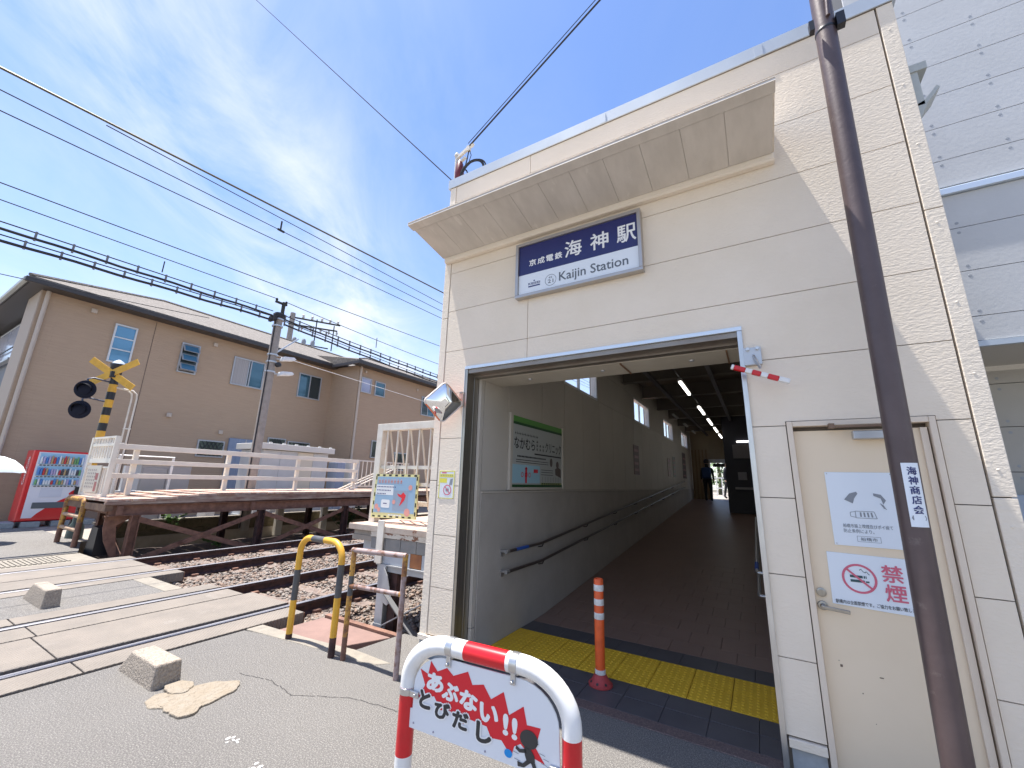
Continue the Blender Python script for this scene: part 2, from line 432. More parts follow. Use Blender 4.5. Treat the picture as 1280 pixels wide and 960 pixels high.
def ring(mb, fn, cx, cy, r0, r1, n=32, e=.0015):
    for k in range(n):
        a, b = 2 * math.pi * k / n, 2 * math.pi * (k + 1) / n
        shape(mb, fn, [(cx + r * math.cos(t), cy + r * math.sin(t)) for r, t in ((r0, a), (r1, a), (r1, b), (r0, b))], e)
def prt(mb, name, m, parent): return mb.build(name, m, parent, recalc=False)
def seg(mb, fn, a, b, w, e=.0015):
    (x0, y0), (x1, y1) = a, b; d = math.hypot(x1 - x0, y1 - y0); nx, ny = -(y1 - y0) / d * w / 2, (x1 - x0) / d * w / 2
    shape(mb, fn, [(x0 + nx, y0 + ny), (x0 - nx, y0 - ny), (x1 - nx, y1 - ny), (x1 + nx, y1 + ny)], e)

# ================================================================== ground, road, tracks
kind(MB().box(-300, 300, -300, 300, -.9, -.36).build('ground', EARTH))
road = kind(MB().prism([(-4.862, -60), (60, -60), (60, 3.28), (-2.97, 3.28), (-2.97, 3.62), (-3.42, 3.62), (-3.5, 2.98), (-4.862, 2.72)], 'z', -.35, 0).build('road', ASPHALT))
kind(MB().prism([(-8.40, -60), (-7.27, -60), (-7.27, 2.88), (-8.40, 2.88)], 'z', -.35, -.004).build('road', ASPHALT))
far_road = kind(MB().prism([(-60, -60), (-11.9, -60), (-11.9, 3.1), (-13.6, 3.55), (-17.6, 3.55), (-17.6, 2.3), (-60, 2.3)], 'z', -.35, -.004).build('road', ASPHALT))
kind(MB().box(-60, -13.9, 2.3, 60, -.35, -.03).build('yard', CONC))
# concrete kerb at the end of the road, broken edge
k = MB(); e = [(-4.87, 2.74), (-4.3, 2.80), (-3.7, 2.86), (-3.1, 2.9), (-2.98, 3.02), (-3.5, 3.04), (-4.1, 2.97), (-4.87, 2.92)]
k.prism(e, 'z', -.35, .008); kind(k.build('kerb', CONC_L, bev=.012))
kind(box('kerb', CONC_L, None, -8.40, -7.27, 2.885, 3.10, -.35, .002, .01))
# cover slab of the cable duct beyond the kerb, with a rusty edge
sl = thing('duct_cover', 'flat reddish concrete slab lying behind the striped hoop barrier', 'slab', (-4.2, 3.3, -.2))
MB().prism([(-4.82, 3.0), (-3.9, 3.06), (-3.62, 3.62), (-4.78, 3.62)], 'z', -.2, -.075).build('slab', mat('reddish_concrete', (.24, .15, .125), .85, col2=(.20, .125, .105), nscale=5, bump=.4, bscale=60), sl, .008)
MB().prism([(-4.78, 3.63), (-3.55, 3.63), (-3.55, 3.70), (-4.78, 3.70)], 'z', -.2, -.05).build('steel_edge', RUST, sl)
# pale mortar spill and white spots on the road
def blob(cx, cy, rx, ry, n, seed, rot=0.0):
    r = random.Random(seed); out = []; ph = [.10, r.uniform(0, 6), .07, r.uniform(0, 6), .035, r.uniform(0, 6)]
    for i in range(n):
        a = 2 * math.pi * i / n; q = 1 + ph[0] * math.sin(2 * a + ph[1]) + ph[2] * math.sin(3 * a + ph[3]) + ph[4] * math.sin(7 * a + ph[5]) + r.uniform(-.025, .025)
        x, y = rx * q * math.cos(a), ry * q * math.sin(a)
        out.append((cx + x * math.cos(rot) - y * math.sin(rot), cy + x * math.sin(rot) + y * math.cos(rot)))
    return out
for cx, cy, rx, ry, sd_, h_, ro in ((-3.74, 1.84, .17, .27, 3, .014, -.12), (-3.86, 1.68, .13, .12, 8, .009, .3), (-3.60, 1.70, .10, .10, 9, .018, 0), (-3.98, 1.80, .12, .09, 12, .022, .2)):
    p = MB(); p.prism(blob(cx, cy, rx, ry, 34, sd_, ro), 'z', -.02, h_); p.build('mortar_patch', MORTAR, road, .006)
p = MB(); r_ = random.Random(5)
for cx, cy in ((-2.98, 1.72), (-2.62, 1.62), (-2.38, 1.70)):
    for i in range(6):
        p.prism(blob(cx + r_.gauss(0, .035), cy + r_.gauss(0, .02), r_.uniform(.004, .014), r_.uniform(.004, .016), 9, i + int(cx * 10)), 'z', -.01, .003)
kind(p.build('paint_spots', WHITESPLASH, road), 'stuff')
# thin cracks in the asphalt: recessed dark lines follow a jagged path
p = MB(); cx = [(-3.9, 2.18), (-3.55, 2.26), (-3.2, 2.22), (-2.8, 2.44), (-2.4, 2.5), (-2.05, 2.72), (-1.9, 2.75)]
cy = [(-2.9, 1.25), (-2.6, 1.5), (-2.35, 1.62), (-2.1, 1.9), (-1.95, 2.05)]
for path in (cx, cy):
    for a, b in zip(path, path[1:]):
        for i in range(5):
            q0 = Vector(a).lerp(Vector(b), i / 5); q1 = Vector(a).lerp(Vector(b), (i + 1) / 5)
            j = .012
            seg(p, lambda x, y, e: (x, y, e), (q0.x + r_.uniform(-j, j), q0.y + r_.uniform(-j, j)), (q1.x, q1.y), .006, .0015)
kind(p.build('crack', mat('crack_dark', (.05, .047, .045), .95), road, recalc=False), 'stuff')

# ------------------------------------------------------------------ level crossing panels
deckb = kind(MB().box(-10.76, -4.88, -12, 3.30, -.40, -.14).build('crossing_bed', mat('dark_rubber_bed', (.03, .028, .03), .9)))
RX = (-5.33, -6.85, -8.79, -10.33)
strips = [(-5.24, -4.915), (-6.30, -5.455), (-6.735, -6.315), (-7.255, -6.945), (-8.685, -8.41), (-9.52, -8.895), (-10.225, -9.535), (-10.75, -10.425)]
for si, (a, b) in enumerate(strips):
    ys = [3.44 + .12 * (si % 3 == 1), 1.50 - .04 * (si % 2), -.55, -2.6, -4.7, -6.8]
    for y1, y0 in zip(ys, ys[1:]):
        box('panel', DECK, deckb, a, b, y0 + .008, y1 - .004, -.139, .004 - .004 * (si % 2), .006)
    box('end_angle', RUST, deckb, a, b, ys[0] - .002, ys[0] + .008, -.138, -.006)
# drainage strip with ribs beside the far rail
gr = kind(MB().box(-11.88, -10.77, -12, 3.12, -.36, -.012).build('drain_strip', CONC_L))
ribs = MB()
for i in range(80): ribs.box(-11.7, -10.95, 2.75 - i * .06, 2.79 - i * .06, -.011, .002)
kind(ribs.build('drain_rib', CONC_L, gr), 'stuff')

# ------------------------------------------------------------------ tracks
PROF = [(-.0625, -.153), (.0625, -.153), (.0625, -.142), (.012, -.122), (.009, -.118), (.009, -.052), (.0325, -.040), (.0325, -.004), (.027, 0), (-.027, 0), (-.0325, -.004), (-.0325, -.040), (-.009, -.052), (-.009, -.118), (-.012, -.122), (-.0625, -.142)]
def rail(x, par):
    mb = MB(); n = len(PROF); Y = (-12, 3.2, 60)
    for y in Y:
        mb.v += [(x + px_, y, z_) for px_, z_ in PROF]
    for j in range(2):
        for i in range(n):
            k2 = (i + 1) % n; mb.cur = 1 if i in (6, 7, 8, 9, 10) else 0
            if i in (6, 10) and j == 1: mb.cur = 0
            mb.face([j * n + i, j * n + k2, (j + 1) * n + k2, (j + 1) * n + i])
    mb.cur = 0; mb.face(list(range(n))); mb.face([2 * n + i for i in range(n)])
    return mb.build('rail', [RUST_D, RAILTOP], par)
for nm, (xa, xb), lab in (('a', RX[:2], 'near railway track with two rust-sided rails beside the striped hoop barriers'), ('b', RX[2:], 'far railway track with two rails running under the edge of the rusty platform')):
    t = thing('railway_track', lab, 'railway track', ((xa + xb) / 2, 3.5, -.15), 'railway tracks over the crossing')
    rail(xa, t); rail(xb, t)
    cx_ = (xa + xb) / 2; first = None
    for i in range(22):
        y = 3.85 + i * .66
        if first is None:
            first = box('sleeper', SLEEPER, t, cx_ - 1.1, cx_ + 1.1, y - .11, y + .11, -.30, -.158, .012); y_first = y
        else:
            c = first.copy(); COL.objects.link(c); c.location.y += y - y_first
    cl_ = MB()
    for xr in (xa, xb):
        for i in range(16):
            y = 3.85 + i * .66
            for s in (-1, 1):
                cl_.box(xr + s * .085 - .035, xr + s * .085 + .035, y - .05, y + .05, -.157, -.118)
    kind(cl_.build('rail_clip', RUST, t), 'stuff')

# ballast: a bed and loose stones
bed = MB(); nx, ny = 60, 90
for j in range(ny + 1):
    for i in range(nx + 1):
        x = -13.6 + i * (13.6 - 3.05) / nx; y = 3.02 + (j / ny) ** 1.6 * 36
        z = -.205 + .018 * math.sin(x * 7.1 + y * 3.3) + .02 * math.sin(x * 2.3 - y * 5.1) - (.10 if x < -11.0 else 0)
        if x > -4.85: z -= .05
        bed.v.append((x, y, z))
for j in range(ny):
    for i in range(nx):
        a = j * (nx + 1) + i; bed.face([a, a + 1, a + nx + 2, a + nx + 1], True)
kind(bed.build('ballast_bed', BALLAST, recalc=False))
ico = bmesh.new(); bmesh.ops.create_icosphere(ico, subdivisions=1, radius=1.0)
IV = np.array([v.co[:] for v in ico.verts]); IF = np.array([[v.index for v in f.verts] for f in ico.faces]); ico.free()
def stones(name, n, xr, yr, zf, r0, r1, m, seed, reject=None):
    g = np.random.default_rng(seed)
    x = g.uniform(*xr, n * 2); y = yr[0] + (yr[1] - yr[0]) * g.uniform(0, 1, n * 2) ** 1.7
    ok = np.ones(n * 2, bool)
    for q in RX: ok &= abs(x - q) > .075
    if reject is not None: ok &= ~reject(x, y)
    x = x[ok][:n]; y = y[ok][:n]; n = len(x)
    s = g.uniform(r0, r1, (n, 1)) * g.uniform(.6, 1.25, (n, 3)); s[:, 2] *= .8
    V = IV[None] * (1 + g.uniform(-.28, .28, (n, 12, 1))) * s[:, None, :]
    a = g.uniform(0, 6.28, n); b = g.uniform(-.8, .8, n)
    ca, sa, cb, sb = np.cos(a)[:, None], np.sin(a)[:, None], np.cos(b)[:, None], np.sin(b)[:, None]
    X, Y, Z = V[..., 0], V[..., 1], V[..., 2]
    Y, Z = Y * cb - Z * sb, Y * sb + Z * cb
    X, Y = X * ca - Y * sa, X * sa + Y * ca
    z = zf(x, y) + g.uniform(-.01, .022, n)
    V = np.stack([X + x[:, None], Y + y[:, None], Z + z[:, None]], -1).reshape(-1, 3)
    F = (IF[None] + (np.arange(n) * 12)[:, None, None]).reshape(-1, 3)
    me = bpy.data.meshes.new(name)
    me.vertices.add(len(V)); me.vertices.foreach_set('co', V.ravel())
    me.loops.add(F.size); me.loops.foreach_set('vertex_index', F.ravel())
    me.polygons.add(len(F)); me.polygons.foreach_set('loop_start', np.arange(0, F.size, 3)); me.polygons.foreach_set('loop_total', np.full(len(F), 3))
    me.update(); me.validate(); me.materials.append(m)
    o = bpy.data.objects.new(name, me); COL.objects.link(o)
    return kind(o, 'stuff')
zf = lambda x, y: np.where(x > -4.85, -.245, -.185) - np.where(x < -11.0, .10, 0)
slab_no = lambda x, y: (x > -4.85) & (y < 3.75)
stones('ballast_stones', 19000, (-11.2, -3.1), (3.1, 17), zf, .018, .036, STONE1, 1, slab_no)
stones('ballast_stones', 13000, (-11.2, -3.1), (3.1, 17), zf, .018, .036, STONE2, 2, slab_no)

# ================================================================== station building
st = thing('station_building', 'cream panelled station entrance building with a wide dark doorway and projecting canopy', 'station', (-.9, 3.33, 0))
F = 3.33
zs = [.18, .60, 1.079, 1.558, 2.037, 2.516, 2.995, 3.474, 3.953, 4.432, 4.911, 5.14]
G = .0028
OL, OR_, OT = -2.565, -.002, 2.79      # opening, outside of its steel frame
def wp(pts): MB().prism(pts, 'y', F, F + .022).build('wall_panel', PANEL, st)
def rc(x0, x1, z0, z1): return [(x0 + G, z0 + G), (x1 - G, z0 + G), (x1 - G, z1 - G), (x0 + G, z1 - G)]
XL, XJ, XR = -2.862, -1.83, 1.092
for z0, z1 in zip(zs, zs[1:]):
    if z1 < 2.52:
        wp(rc(XL, OL, z0, z1))
        if z1 < 2.0: wp(rc(OR_, .200, z0, z1)); wp(rc(.942, XR, z0, z1))
        elif z0 < 2.0: wp(rc(OR_, .200, z0, z1)); wp(rc(.942, XR, z0, z1))
        else: wp([(OR_ + G, z0 + G), (.198, z0 + G), (.198, 2.067), (.944, 2.067), (.944, z0 + G), (XR - G, z0 + G), (XR - G, z1 - G), (OR_ + G, z1 - G)])
    elif z0 < 2.6:
        wp([(XL + G, z0 + G), (OL - G, z0 + G), (OL - G, OT + G), (XJ - G, OT + G), (XJ - G, z1 - G), (XL + G, z1 - G)])
        wp([(XJ + G, OT + G), (OR_ + G, OT + G), (OR_ + G, z0 + G), (XR - G, z0 + G), (XR - G, z1 - G), (XJ + G, z1 - G)])
    else:
        wp(rc(XL, XJ, z0, z1)); wp(rc(XJ, XR, z0, z1))
# what carries the panels
bk = MB()
bk.box(-2.94, OL - .002, F + .026, F + .24, .0, OT); bk.box(-2.94, 1.18, F + .026, F + .24, OT + .002, 5.13)
bk.box(OR_ + .004, .205, F + .026, F + .24, 0, OT); bk.box(.205, .935, F + .075, F + .24, 0, OT); bk.box(.935, 1.18, F + .026, F + .24, 0, OT)
bk.build('wall_backing', SEAM, st)
for z0, z1 in ((.13, 1.60), (1.606, 3.40), (3.406, 5.14)):
    box('corner_trim', TRIM, st, -2.955, XL - .006, F - .004, F + .3, z0, z1, .004)
    box('corner_trim', TRIM, st, XR + .009, 1.192, F - .004, F + .3, z0, z1, .004)
for x in (1.14,):
    s_ = MB()
    for z in (1.45, 1.75, 2.3, 2.75, 3.3, 3.9, 4.4, 4.9): s_.lathe([(.008, 0), (.006, .0018), (.001, .002)], (x + .004, F - .004, z), 10, (0, -1, 0))
    kind(s_.build('screw_head', TRIM, st), 'stuff')
# base flashing and grey plinth
for a, b in ((-2.965, OL - .002), (OR_ + .012, .196), (.95, 1.2)):
    box('base_flashing', TRIM, st, a, b, F - .018, F + .02, .125, .172, .003)
    box('plinth', PLINTH, st, a + .01, b - .006, F + .004, F + .2, -.05, .124)
# top coping
MB().prism([(F - .016, 5.145), (F - .016, 5.266), (F + .26, 5.275), (F + .26, 5.145)], 'x', -2.985, 1.215).build('coping', COPING, st)
for x in (-1.0, .35): box('coping_joint', COPING, st, x - .03, x + .03, F - .020, F - .014, 5.147, 5.252)
box('coping_shadow_strip', SEAM, st, -2.95, 1.19, F - .006, F + .02, 5.141, 5.1445)
# the rest of the building: side walls, flat roof
roof = MB().box(-2.94, 1.18, F + .245, 21.5, 4.25, 4.45).build('roof', DARKCEIL, st)
# gutter end on the right corner
g_ = MB(); g_.box(1.194, 1.30, F + .05, F + .25, 4.52, 4.58); g_.box(1.20, 1.25, F + .06, F + .24, 4.24, 4.52); g_.prism([(1.2, 4.1), (1.26, 4.24), (1.34, 4.34), (1.325, 4.36), (1.25, 4.27), (1.2, 4.25)], 'y', F + .06, F + .24)
g_.build('gutter_end', GUTTERG, st)

# ---- canopy
CX0, CX1 = -2.955, .352
cp = MB().prism([(F - .002, 4.155), (2.72, 4.262), (2.685, 4.262), (2.685, 4.270), (F - .002, 4.44)], 'x', CX0, CX1).build('canopy', TRIM, st)
MB().prism([(2.685, 4.236), (2.775, 4.222), (2.775, 4.251), (2.69, 4.2608)], 'x', CX0, CX1).build('canopy_edge', SOFFIT, cp)
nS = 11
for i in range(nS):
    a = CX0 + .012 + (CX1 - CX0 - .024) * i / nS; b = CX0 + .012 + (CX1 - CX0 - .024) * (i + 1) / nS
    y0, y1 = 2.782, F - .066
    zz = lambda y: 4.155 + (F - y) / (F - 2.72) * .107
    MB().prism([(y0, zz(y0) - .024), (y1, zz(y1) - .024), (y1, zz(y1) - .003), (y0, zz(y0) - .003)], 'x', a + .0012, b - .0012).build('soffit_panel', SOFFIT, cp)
MB().prism([(F - .002, 4.085), (F - .05, 4.085), (F - .062, 4.10), (F - .062, 4.1545), (F - .002, 4.1545)], 'x', CX0 + .03, CX1 - .003).build('canopy_moulding', TRIM, cp, .004)

# ---- steel frame of the doorway
fr = MB()
fr.box(OL + .002, OL + .032, F - .012, F + .045, 0, OT - .032)
fr.box(OL + .002, OL + .028, F + .047, F + .115, 0, OT - .032)
fr.box(OL + .002, OL + .034, F + .117, F + .195, 0, OT - .032)
fr.build('door_jamb', STEEL, st, .002)
MB().box(OL - .004, OL + .0015, F - .016, F + .02, 0, OT - .001).build('jamb_edge', STEEL_L, st)
fr = MB(); fr.box(OL - .004, OR_ + .004, F - .018, F + .05, OT - .03, OT + .002); fr.build('head_edge', mat('pale_steel_edge', (.66, .72, .78), .35, .5), st, .002)
fr = MB(); fr.box(OL + .004, OR_ - .030, F + .001, F + .115, OT - .075, OT - .032); fr.box(OL + .004, OR_ - .030, F + .118, F + .2, OT - .095, OT - .032); fr.build('shutter_guide', mat('brown_steel', (.30, .27, .235), .4, .7, col2=(.24, .20, .17), nscale=3), st, .002)
fr = MB(); fr.box(OR_ - .030, OR_ + .003, F - .018, F + .2, 0, OT - .032); fr.build('door_jamb', STEEL_L, st, .003)
# ---- soffit behind the shutter and drop wall above it
box('entrance_soffit', mat('entrance_soffit', (.50, .46, .385), .7, col2=(.45, .41, .34), nscale=3, col3=(.25, .15, .10), n3scale=9, n3lo=.70, n3hi=.74), st, -2.535, -.004, F + .205, 3.94, 2.69, 2.74)
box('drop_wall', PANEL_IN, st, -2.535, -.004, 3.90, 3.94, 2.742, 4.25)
s_ = MB()
for x in (-2.0, -1.2, -.4): s_.lathe([(.022, 0), (.018, -.012), (.004, -.016)], (x, 3.72, 2.6898), 12)
s_.build('soffit_fitting', ALU, st)
for x in (-.98, -.12): box('soffit_batten', mat('brown_batten', (.20, .11, .06), .7), st, x - .006, x + .006, F + .215, 3.925, 2.678, 2.6895)

# ---- corridor: left wall (panels, dado, windows)
WX = -2.5
jy = MB(); jy.box(-2.531, -2.497, F + .2, F + .262, .24, 2.69); jy.box(-2.53, -2.495, F + .2, F + .262, 0, .236)
jy.build('wall_end_post', PANEL_IN, st, .003)
box('wall_core', SEAM, st, -2.66, -2.526, 3.61, 21, -.2, 1.49)
wins = [(5.80, 7.40), (10.15, 11.85), (13.95, 15.65), (17.6, 19.2)]
WZ0, WZ1 = 3.15, 3.77
y = 3.60; ycuts = [3.60, 4.12, 5.02, 5.80]
yy = 6.6
while yy < 20.9: ycuts.append(yy); yy += .85
ycuts.append(21.0)
for a, b in zip(ycuts, ycuts[1:]):
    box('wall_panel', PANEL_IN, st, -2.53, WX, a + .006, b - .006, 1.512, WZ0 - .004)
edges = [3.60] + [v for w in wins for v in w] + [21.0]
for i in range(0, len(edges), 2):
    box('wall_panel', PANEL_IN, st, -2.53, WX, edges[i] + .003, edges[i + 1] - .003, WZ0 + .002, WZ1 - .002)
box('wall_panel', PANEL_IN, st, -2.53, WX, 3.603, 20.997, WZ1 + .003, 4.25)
wl = MB()
for a, b in zip([3.6] + [w[1] for w in wins], [w[0] for w in wins] + [21.0]): wl.box(-2.66, -2.533, a, b, 1.495, 4.25)
for a, b in wins: wl.box(-2.66, -2.533, a + .001, b - .001, 1.495, WZ0 - .02); wl.box(-2.66, -2.533, a + .001, b - .001, WZ1 + .02, 4.25)
wl.build('wall_core', SEAM, st)
for a, b in wins:
    wf = MB()
    wf.box(-2.62, -2.505, a + .004, a + .05, WZ0 + .004, WZ1 - .004); wf.box(-2.62, -2.505, b - .05, b - .004, WZ0 + .004, WZ1 - .004)
    wf.box(-2.62, -2.505, a + .052, b - .052, WZ0 + .004, WZ0 + .045); wf.box(-2.62, -2.505, a + .052, b - .052, WZ1 - .045, WZ1 - .004)
    wf.box(-2.60, -2.56, (a + b) / 2 - .025, (a + b) / 2 + .025, WZ0 + .046, WZ1 - .046)
    w_ = wf.build('window', WHITE, st)
    gp = mat('clear_window', (.9, .93, .95), .05)
    nt = gp.node_tree; gp.node_tree.nodes['Principled BSDF'].inputs['Transmission Weight'].default_value = 1.0; gp.node_tree.nodes['Principled BSDF'].inputs['IOR'].default_value = 1.02
    box('pane', gp, w_, -2.585, -2.58, a + .052, b - .052, WZ0 + .046, WZ1 - .046)
DADO = mat('dado_plaster', (.43, .395, .35), .75, col2=(.38, .345, .305), nscale=3, bump=.15, bscale=50)
box('dado', DADO, st, -2.525, -2.488, 3.60, 21, -.2, 1.488)
box('dado_cap', PANEL_IN, st, -2.53, -2.478, 3.60, 21, 1.490, 1.508)
# right wall, ceiling, beams
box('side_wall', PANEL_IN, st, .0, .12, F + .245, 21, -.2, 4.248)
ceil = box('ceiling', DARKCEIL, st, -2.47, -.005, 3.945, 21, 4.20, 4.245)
for i in range(9):
    y = 5.3 + i * 1.9
    bm_ = MB(); bm_.box(-2.47, -.005, y - .012, y + .012, 3.88, 4.198); bm_.box(-2.47, -.005, y - .09, y + .09, 3.86, 3.879); bm_.build('roof_beam', mat('roof_beam', (.15, .13, .105), .7), ceil)
for x in (-1.75, -.62): box('roof_channel', DARKMET, ceil, x - .04, x + .04, 4.0, 21, 3.80, 3.858)
# ramp and floor
def fz(y): return 0.0 if y < 5.0 else min(1.08, (y - 5.0) * .074)
fl = kind(MB().prism([(3.30, -.3), (21.2, -.3), (21.2, 1.06), (19.6, 1.06), (5.0, -.02), (3.30, -.02)], 'x', -2.487, -.001).build('floor', GROUT))
box('granite_strip', GRANITE, fl, -2.56, .0, 3.285, 3.40, -.06, .004, .004)
def tiles(y0, y1, nx, m, name='floor_tile', off=0, x0=-2.485, x1=-.034):
    w = (x1 - x0) / nx
    for i in range(nx + (1 if off else 0)):
        a = x0 + (i - off) * w; b = a + w; a = max(a, x0); b = min(b, x1)
        if b - a < .02: continue
        MB().prism([(y0 + .002, fz(y0) - .019), (y1 - .002, fz(y1) - .019), (y1 - .002, fz(y1)), (y0 + .002, fz(y0))], 'x', a + .0015, b - .0015).build(name, m, fl, .0015, seg=1)
tiles(3.405, 3.64, 8, TILE_D, off=.4); tiles(3.64, 3.873, 8, TILE_D, off=.4)
tiles(4.487, 4.80, 8, TILE_D, off=.5)
y = 4.80
for i in range(12):
    tiles(y, y + .305, 8, TILE_B, off=.5 * (i % 2)); y += .305
tl = MB(); tl.prism([(y + .003, fz(y) - .019), (20.9, 1.061), (20.9, 1.075), (19.6, 1.078), (y + .003, fz(y))], 'x', -2.485, -.034); tl.build('floor_sheet', TILE_B, fl)
# tactile paving: 8 x 2 yellow tiles with blister dots
tw = (2.453) / 8; proto = None
for j in range(2):
    for i in range(8):
        x = -2.487 + i * tw; yy = 3.876 + j * .305
        if proto is None:
            mb = MB(); mb.box(x + .003, x + tw - .003, yy + .003, yy + .302, -.019, .003)
            for a in range(6):
                for b in range(6):
                    mb.lathe([(.014, .003), (.009, .0068)], (x + .026 + a * (tw - .052) / 5, yy + .026 + b * .0505, 0), 7, smooth=False)
            proto = mb.build('tactile_tile', TACT, fl); base = (x, yy)
        else:
            c = proto.copy(); COL.objects.link(c); c.location = (proto.location.x + x - base[0], proto.location.y + yy - base[1], 0)
# ---- end of the corridor
END = 20.0; ew = MB(); PALE = mat('pale_end_wall', (.42, .33, .21), .7)
ew.box(-2.487, -1.80, END, END + .1, 1.0, 4.2); ew.box(-1.80, -.92, END, END + .1, 2.78, 4.2); ew.build('end_wall', PALE, st)
nb = MB()
for i in range(5): nb.box(-2.46 + i * .14, -2.40 + i * .14, END - .04, END - .002, 1.08, 3.2)
nb.build('wall_batten', mat('timber_batten', (.33, .22, .12), .7), st)
df = MB(); df.box(-1.80, -1.74, END - .02, END + .12, 1.08, 2.78); df.box(-.98, -.92, END - .02, END + .12, 1.08, 2.78); df.box(-1.74, -.98, END - .02, END + .12, 2.62, 2.78)
df.build('end_doorway_frame', WHITE, st)
tr = MB()
for i in range(6):
    tr.bar((-1.75 + i * .14, END - .03, 2.85), (-1.68 + i * .14, END - .03, 3.6), .025, .02)
    tr.bar((-1.60 + i * .12, END - .03, 3.55), (-1.75 + i * .14, END - .03, 2.9), .02, .02)
tr.build('lattice_truss', mat('tan_steel', (.40, .31, .2), .6), st)
box('end_signboard', DARKMET, st, -1.62, -1.15, END - .25, END - .2, 2.44, 2.58)
tb = MB(); tb.box(-.90, -.01, 15.6, 15.8, .8, 4.2); tb.build('end_booth', mat('navy_booth', (.02, .02, .03), .5), st)
box('booth_panel', mat('booth_grey', (.20, .185, .19), .6), st, -.64, -.03, 15.56, 15.598, 2.55, 3.0)
box('booth_notice', mat('booth_notice', (.28, .27, .28), .6), st, -.55, -.3, 15.57, 15.598, 1.85, 2.1)
box('booth_counter', mat('booth_counter', (.36, .34, .34), .6), st, -.66, -.02, 15.45, 15.598, 1.55, 1.62)
box('booth_lamp', TUBE_E, st, -.5, -.03, 15.55, 15.59, 3.08, 3.12)
kind(MB().box(-4.5, 3, 21.25, 45, .8, 1.06).build('platform_floor', CONC))

# ---- service door in the facade
D0 = F + .03
dl = MB().box(.238, .905, D0, D0 + .04, .02, 2.0).build('door', DOORM, st, .002)
f_ = MB(); f_.box(.203, .235, F - .014, F + .07, 0, 2.062); f_.box(.9085, .938, F - .014, F + .07, 0, 2.062); f_.box(.2355, .908, F - .012, F + .07, 2.028, 2.062)
f_.build('door_frame', DFRAME, st, .003)
f_ = MB(); f_.box(.868, .9, D0 - .018, D0 - .001, .02, 2.0); f_.build('door_edge_strip', DFRAME, dl, .002)
cl_ = MB(); cl_.box(.545, .755, D0 - .062, D0 - .001, 1.935, 1.985); cl_.build('door_closer', ALU, dl, .004)
cl_ = MB(); cl_.bar((.44, F - .03, 2.015), (.74, F - .055, 2.012), .022, .012); cl_.bar((.44, F - .01, 2.02), (.44, F - .055, 2.02), .03, .03); cl_.build('closer_arm', mat('brown_arm', (.20, .13, .09), .5, .4), dl)
hd = MB(); hd.lathe([(.026, 0), (.026, .008), (.017, .010), (.017, .014)], (.272, D0 - .001, 1.0), 18, (0, -1, 0)); hd.build('lock', STEEL, dl)
hd = MB(); hd.lathe([(.027, 0), (.027, .010), (.012, .012), (.012, .045)], (.270, D0 - .001, .925), 18, (0, -1, 0)); hd.bar((.265, D0 - .05, .925), (.395, D0 - .052, .915), .014, .02); hd.build('handle', STEEL, dl, .003)
s_ = MB(); fn = plane((0, D0, 0), (1, 0, 0), (0, 0, 1)); circ(s_, fn, .80, 1.955, .03, 20); prt(s_, 'security_seal', mat('seal_brown', (.12, .06, .05), .5), dl)
s_ = MB(); rect(s_, fn, .783, .817, 1.95, 1.958, .003); rect(s_, fn, .775, .83, 1.895, 1.915, .003); prt(s_, 'security_seal_print', PALEPRINT, dl)
sc_ = MB()
for (x, z, w, h) in ((.315, .60, .012, .014), (.49, .58, .018, .006), (.40, .48, .006, .006), (.44, .34, .004, .004), (.31, .63, .004, .005)): rect(sc_, fn, x, x + w, z, z + h, .0006)
kind(prt(sc_, 'paint_chip', mat('chip_brown', (.16, .11, .08), .8), dl), 'stuff')

# ================================================================== signs and fittings on the station front
FX, FZ = (1, 0, 0), (0, 0, 1)
# ---- station name sign
sg = thing('station_sign', 'large blue and white framed station name board above the entrance', 'sign', (-1.31, F - .03, 3.715))
x0, x1, z0, z1 = -1.945, -.675, 3.413, 4.018
fm = MB()
fm.box(x0, x1, F - .072, F - .001, z1 - .032, z1); fm.box(x0, x1, F - .072, F - .001, z0, z0 + .032)
fm.box(x0, x0 + .032, F - .072, F - .001, z0 + .0325, z1 - .0325); fm.box(x1 - .032, x1, F - .072, F - .001, z0 + .0325, z1 - .0325)
fm.build('frame', mat('sign_frame', (.46, .43, .40), .35, .7), sg, .003)
zd = 3.662
box('panel', SIGNWHITE, sg, x0 + .033, x1 - .033, F - .05, F - .01, z0 + .033, zd)
part_label(box('panel', NAVY, sg, x0 + .033, x1 - .033, F - .05, F - .01, zd + .0005, z1 - .033), 'navy blue upper half of the station name board')
fn = plane((0, F - .05, 0), FX, FZ)
t = MB()
for ch, a in (('海', -1.405), ('神', -1.145), ('駅', -.895)):
    t = MB(); text(t, ch, fn, a, a + .175, 3.728, 3.902, .018); prt(t, 'lettering', PRINT_W, sg)
t = MB()
for i, ch in enumerate('京成電鉄'): text(t, ch, fn, -1.795 + i * .095, -1.715 + i * .095, 3.742, 3.815, .03)
prt(t, 'lettering', PRINT_W, sg)
t = MB(); text(t, 'Kaijin Station', fn, -1.465, -.80, 3.475, 3.597, .010)
ring(t, fn, -1.555, 3.538, .056, .060); text(t, 'KS', fn, -1.572, -1.538, 3.556, 3.575, .01); text(t, '21', fn, -1.585, -1.525, 3.507, 3.545, .008)
prt(t, 'lettering', INK_GREY, sg)
t = MB(); text(t, 'KEISEI', fn, -1.80, -1.67, 3.535, 3.560, .02); rect(t, fn, -1.80, -1.67, 3.512, 3.526, .002); circ(t, fn, -1.735, 3.575, .008)
prt(t, 'emblem', INK_BLUE, sg)

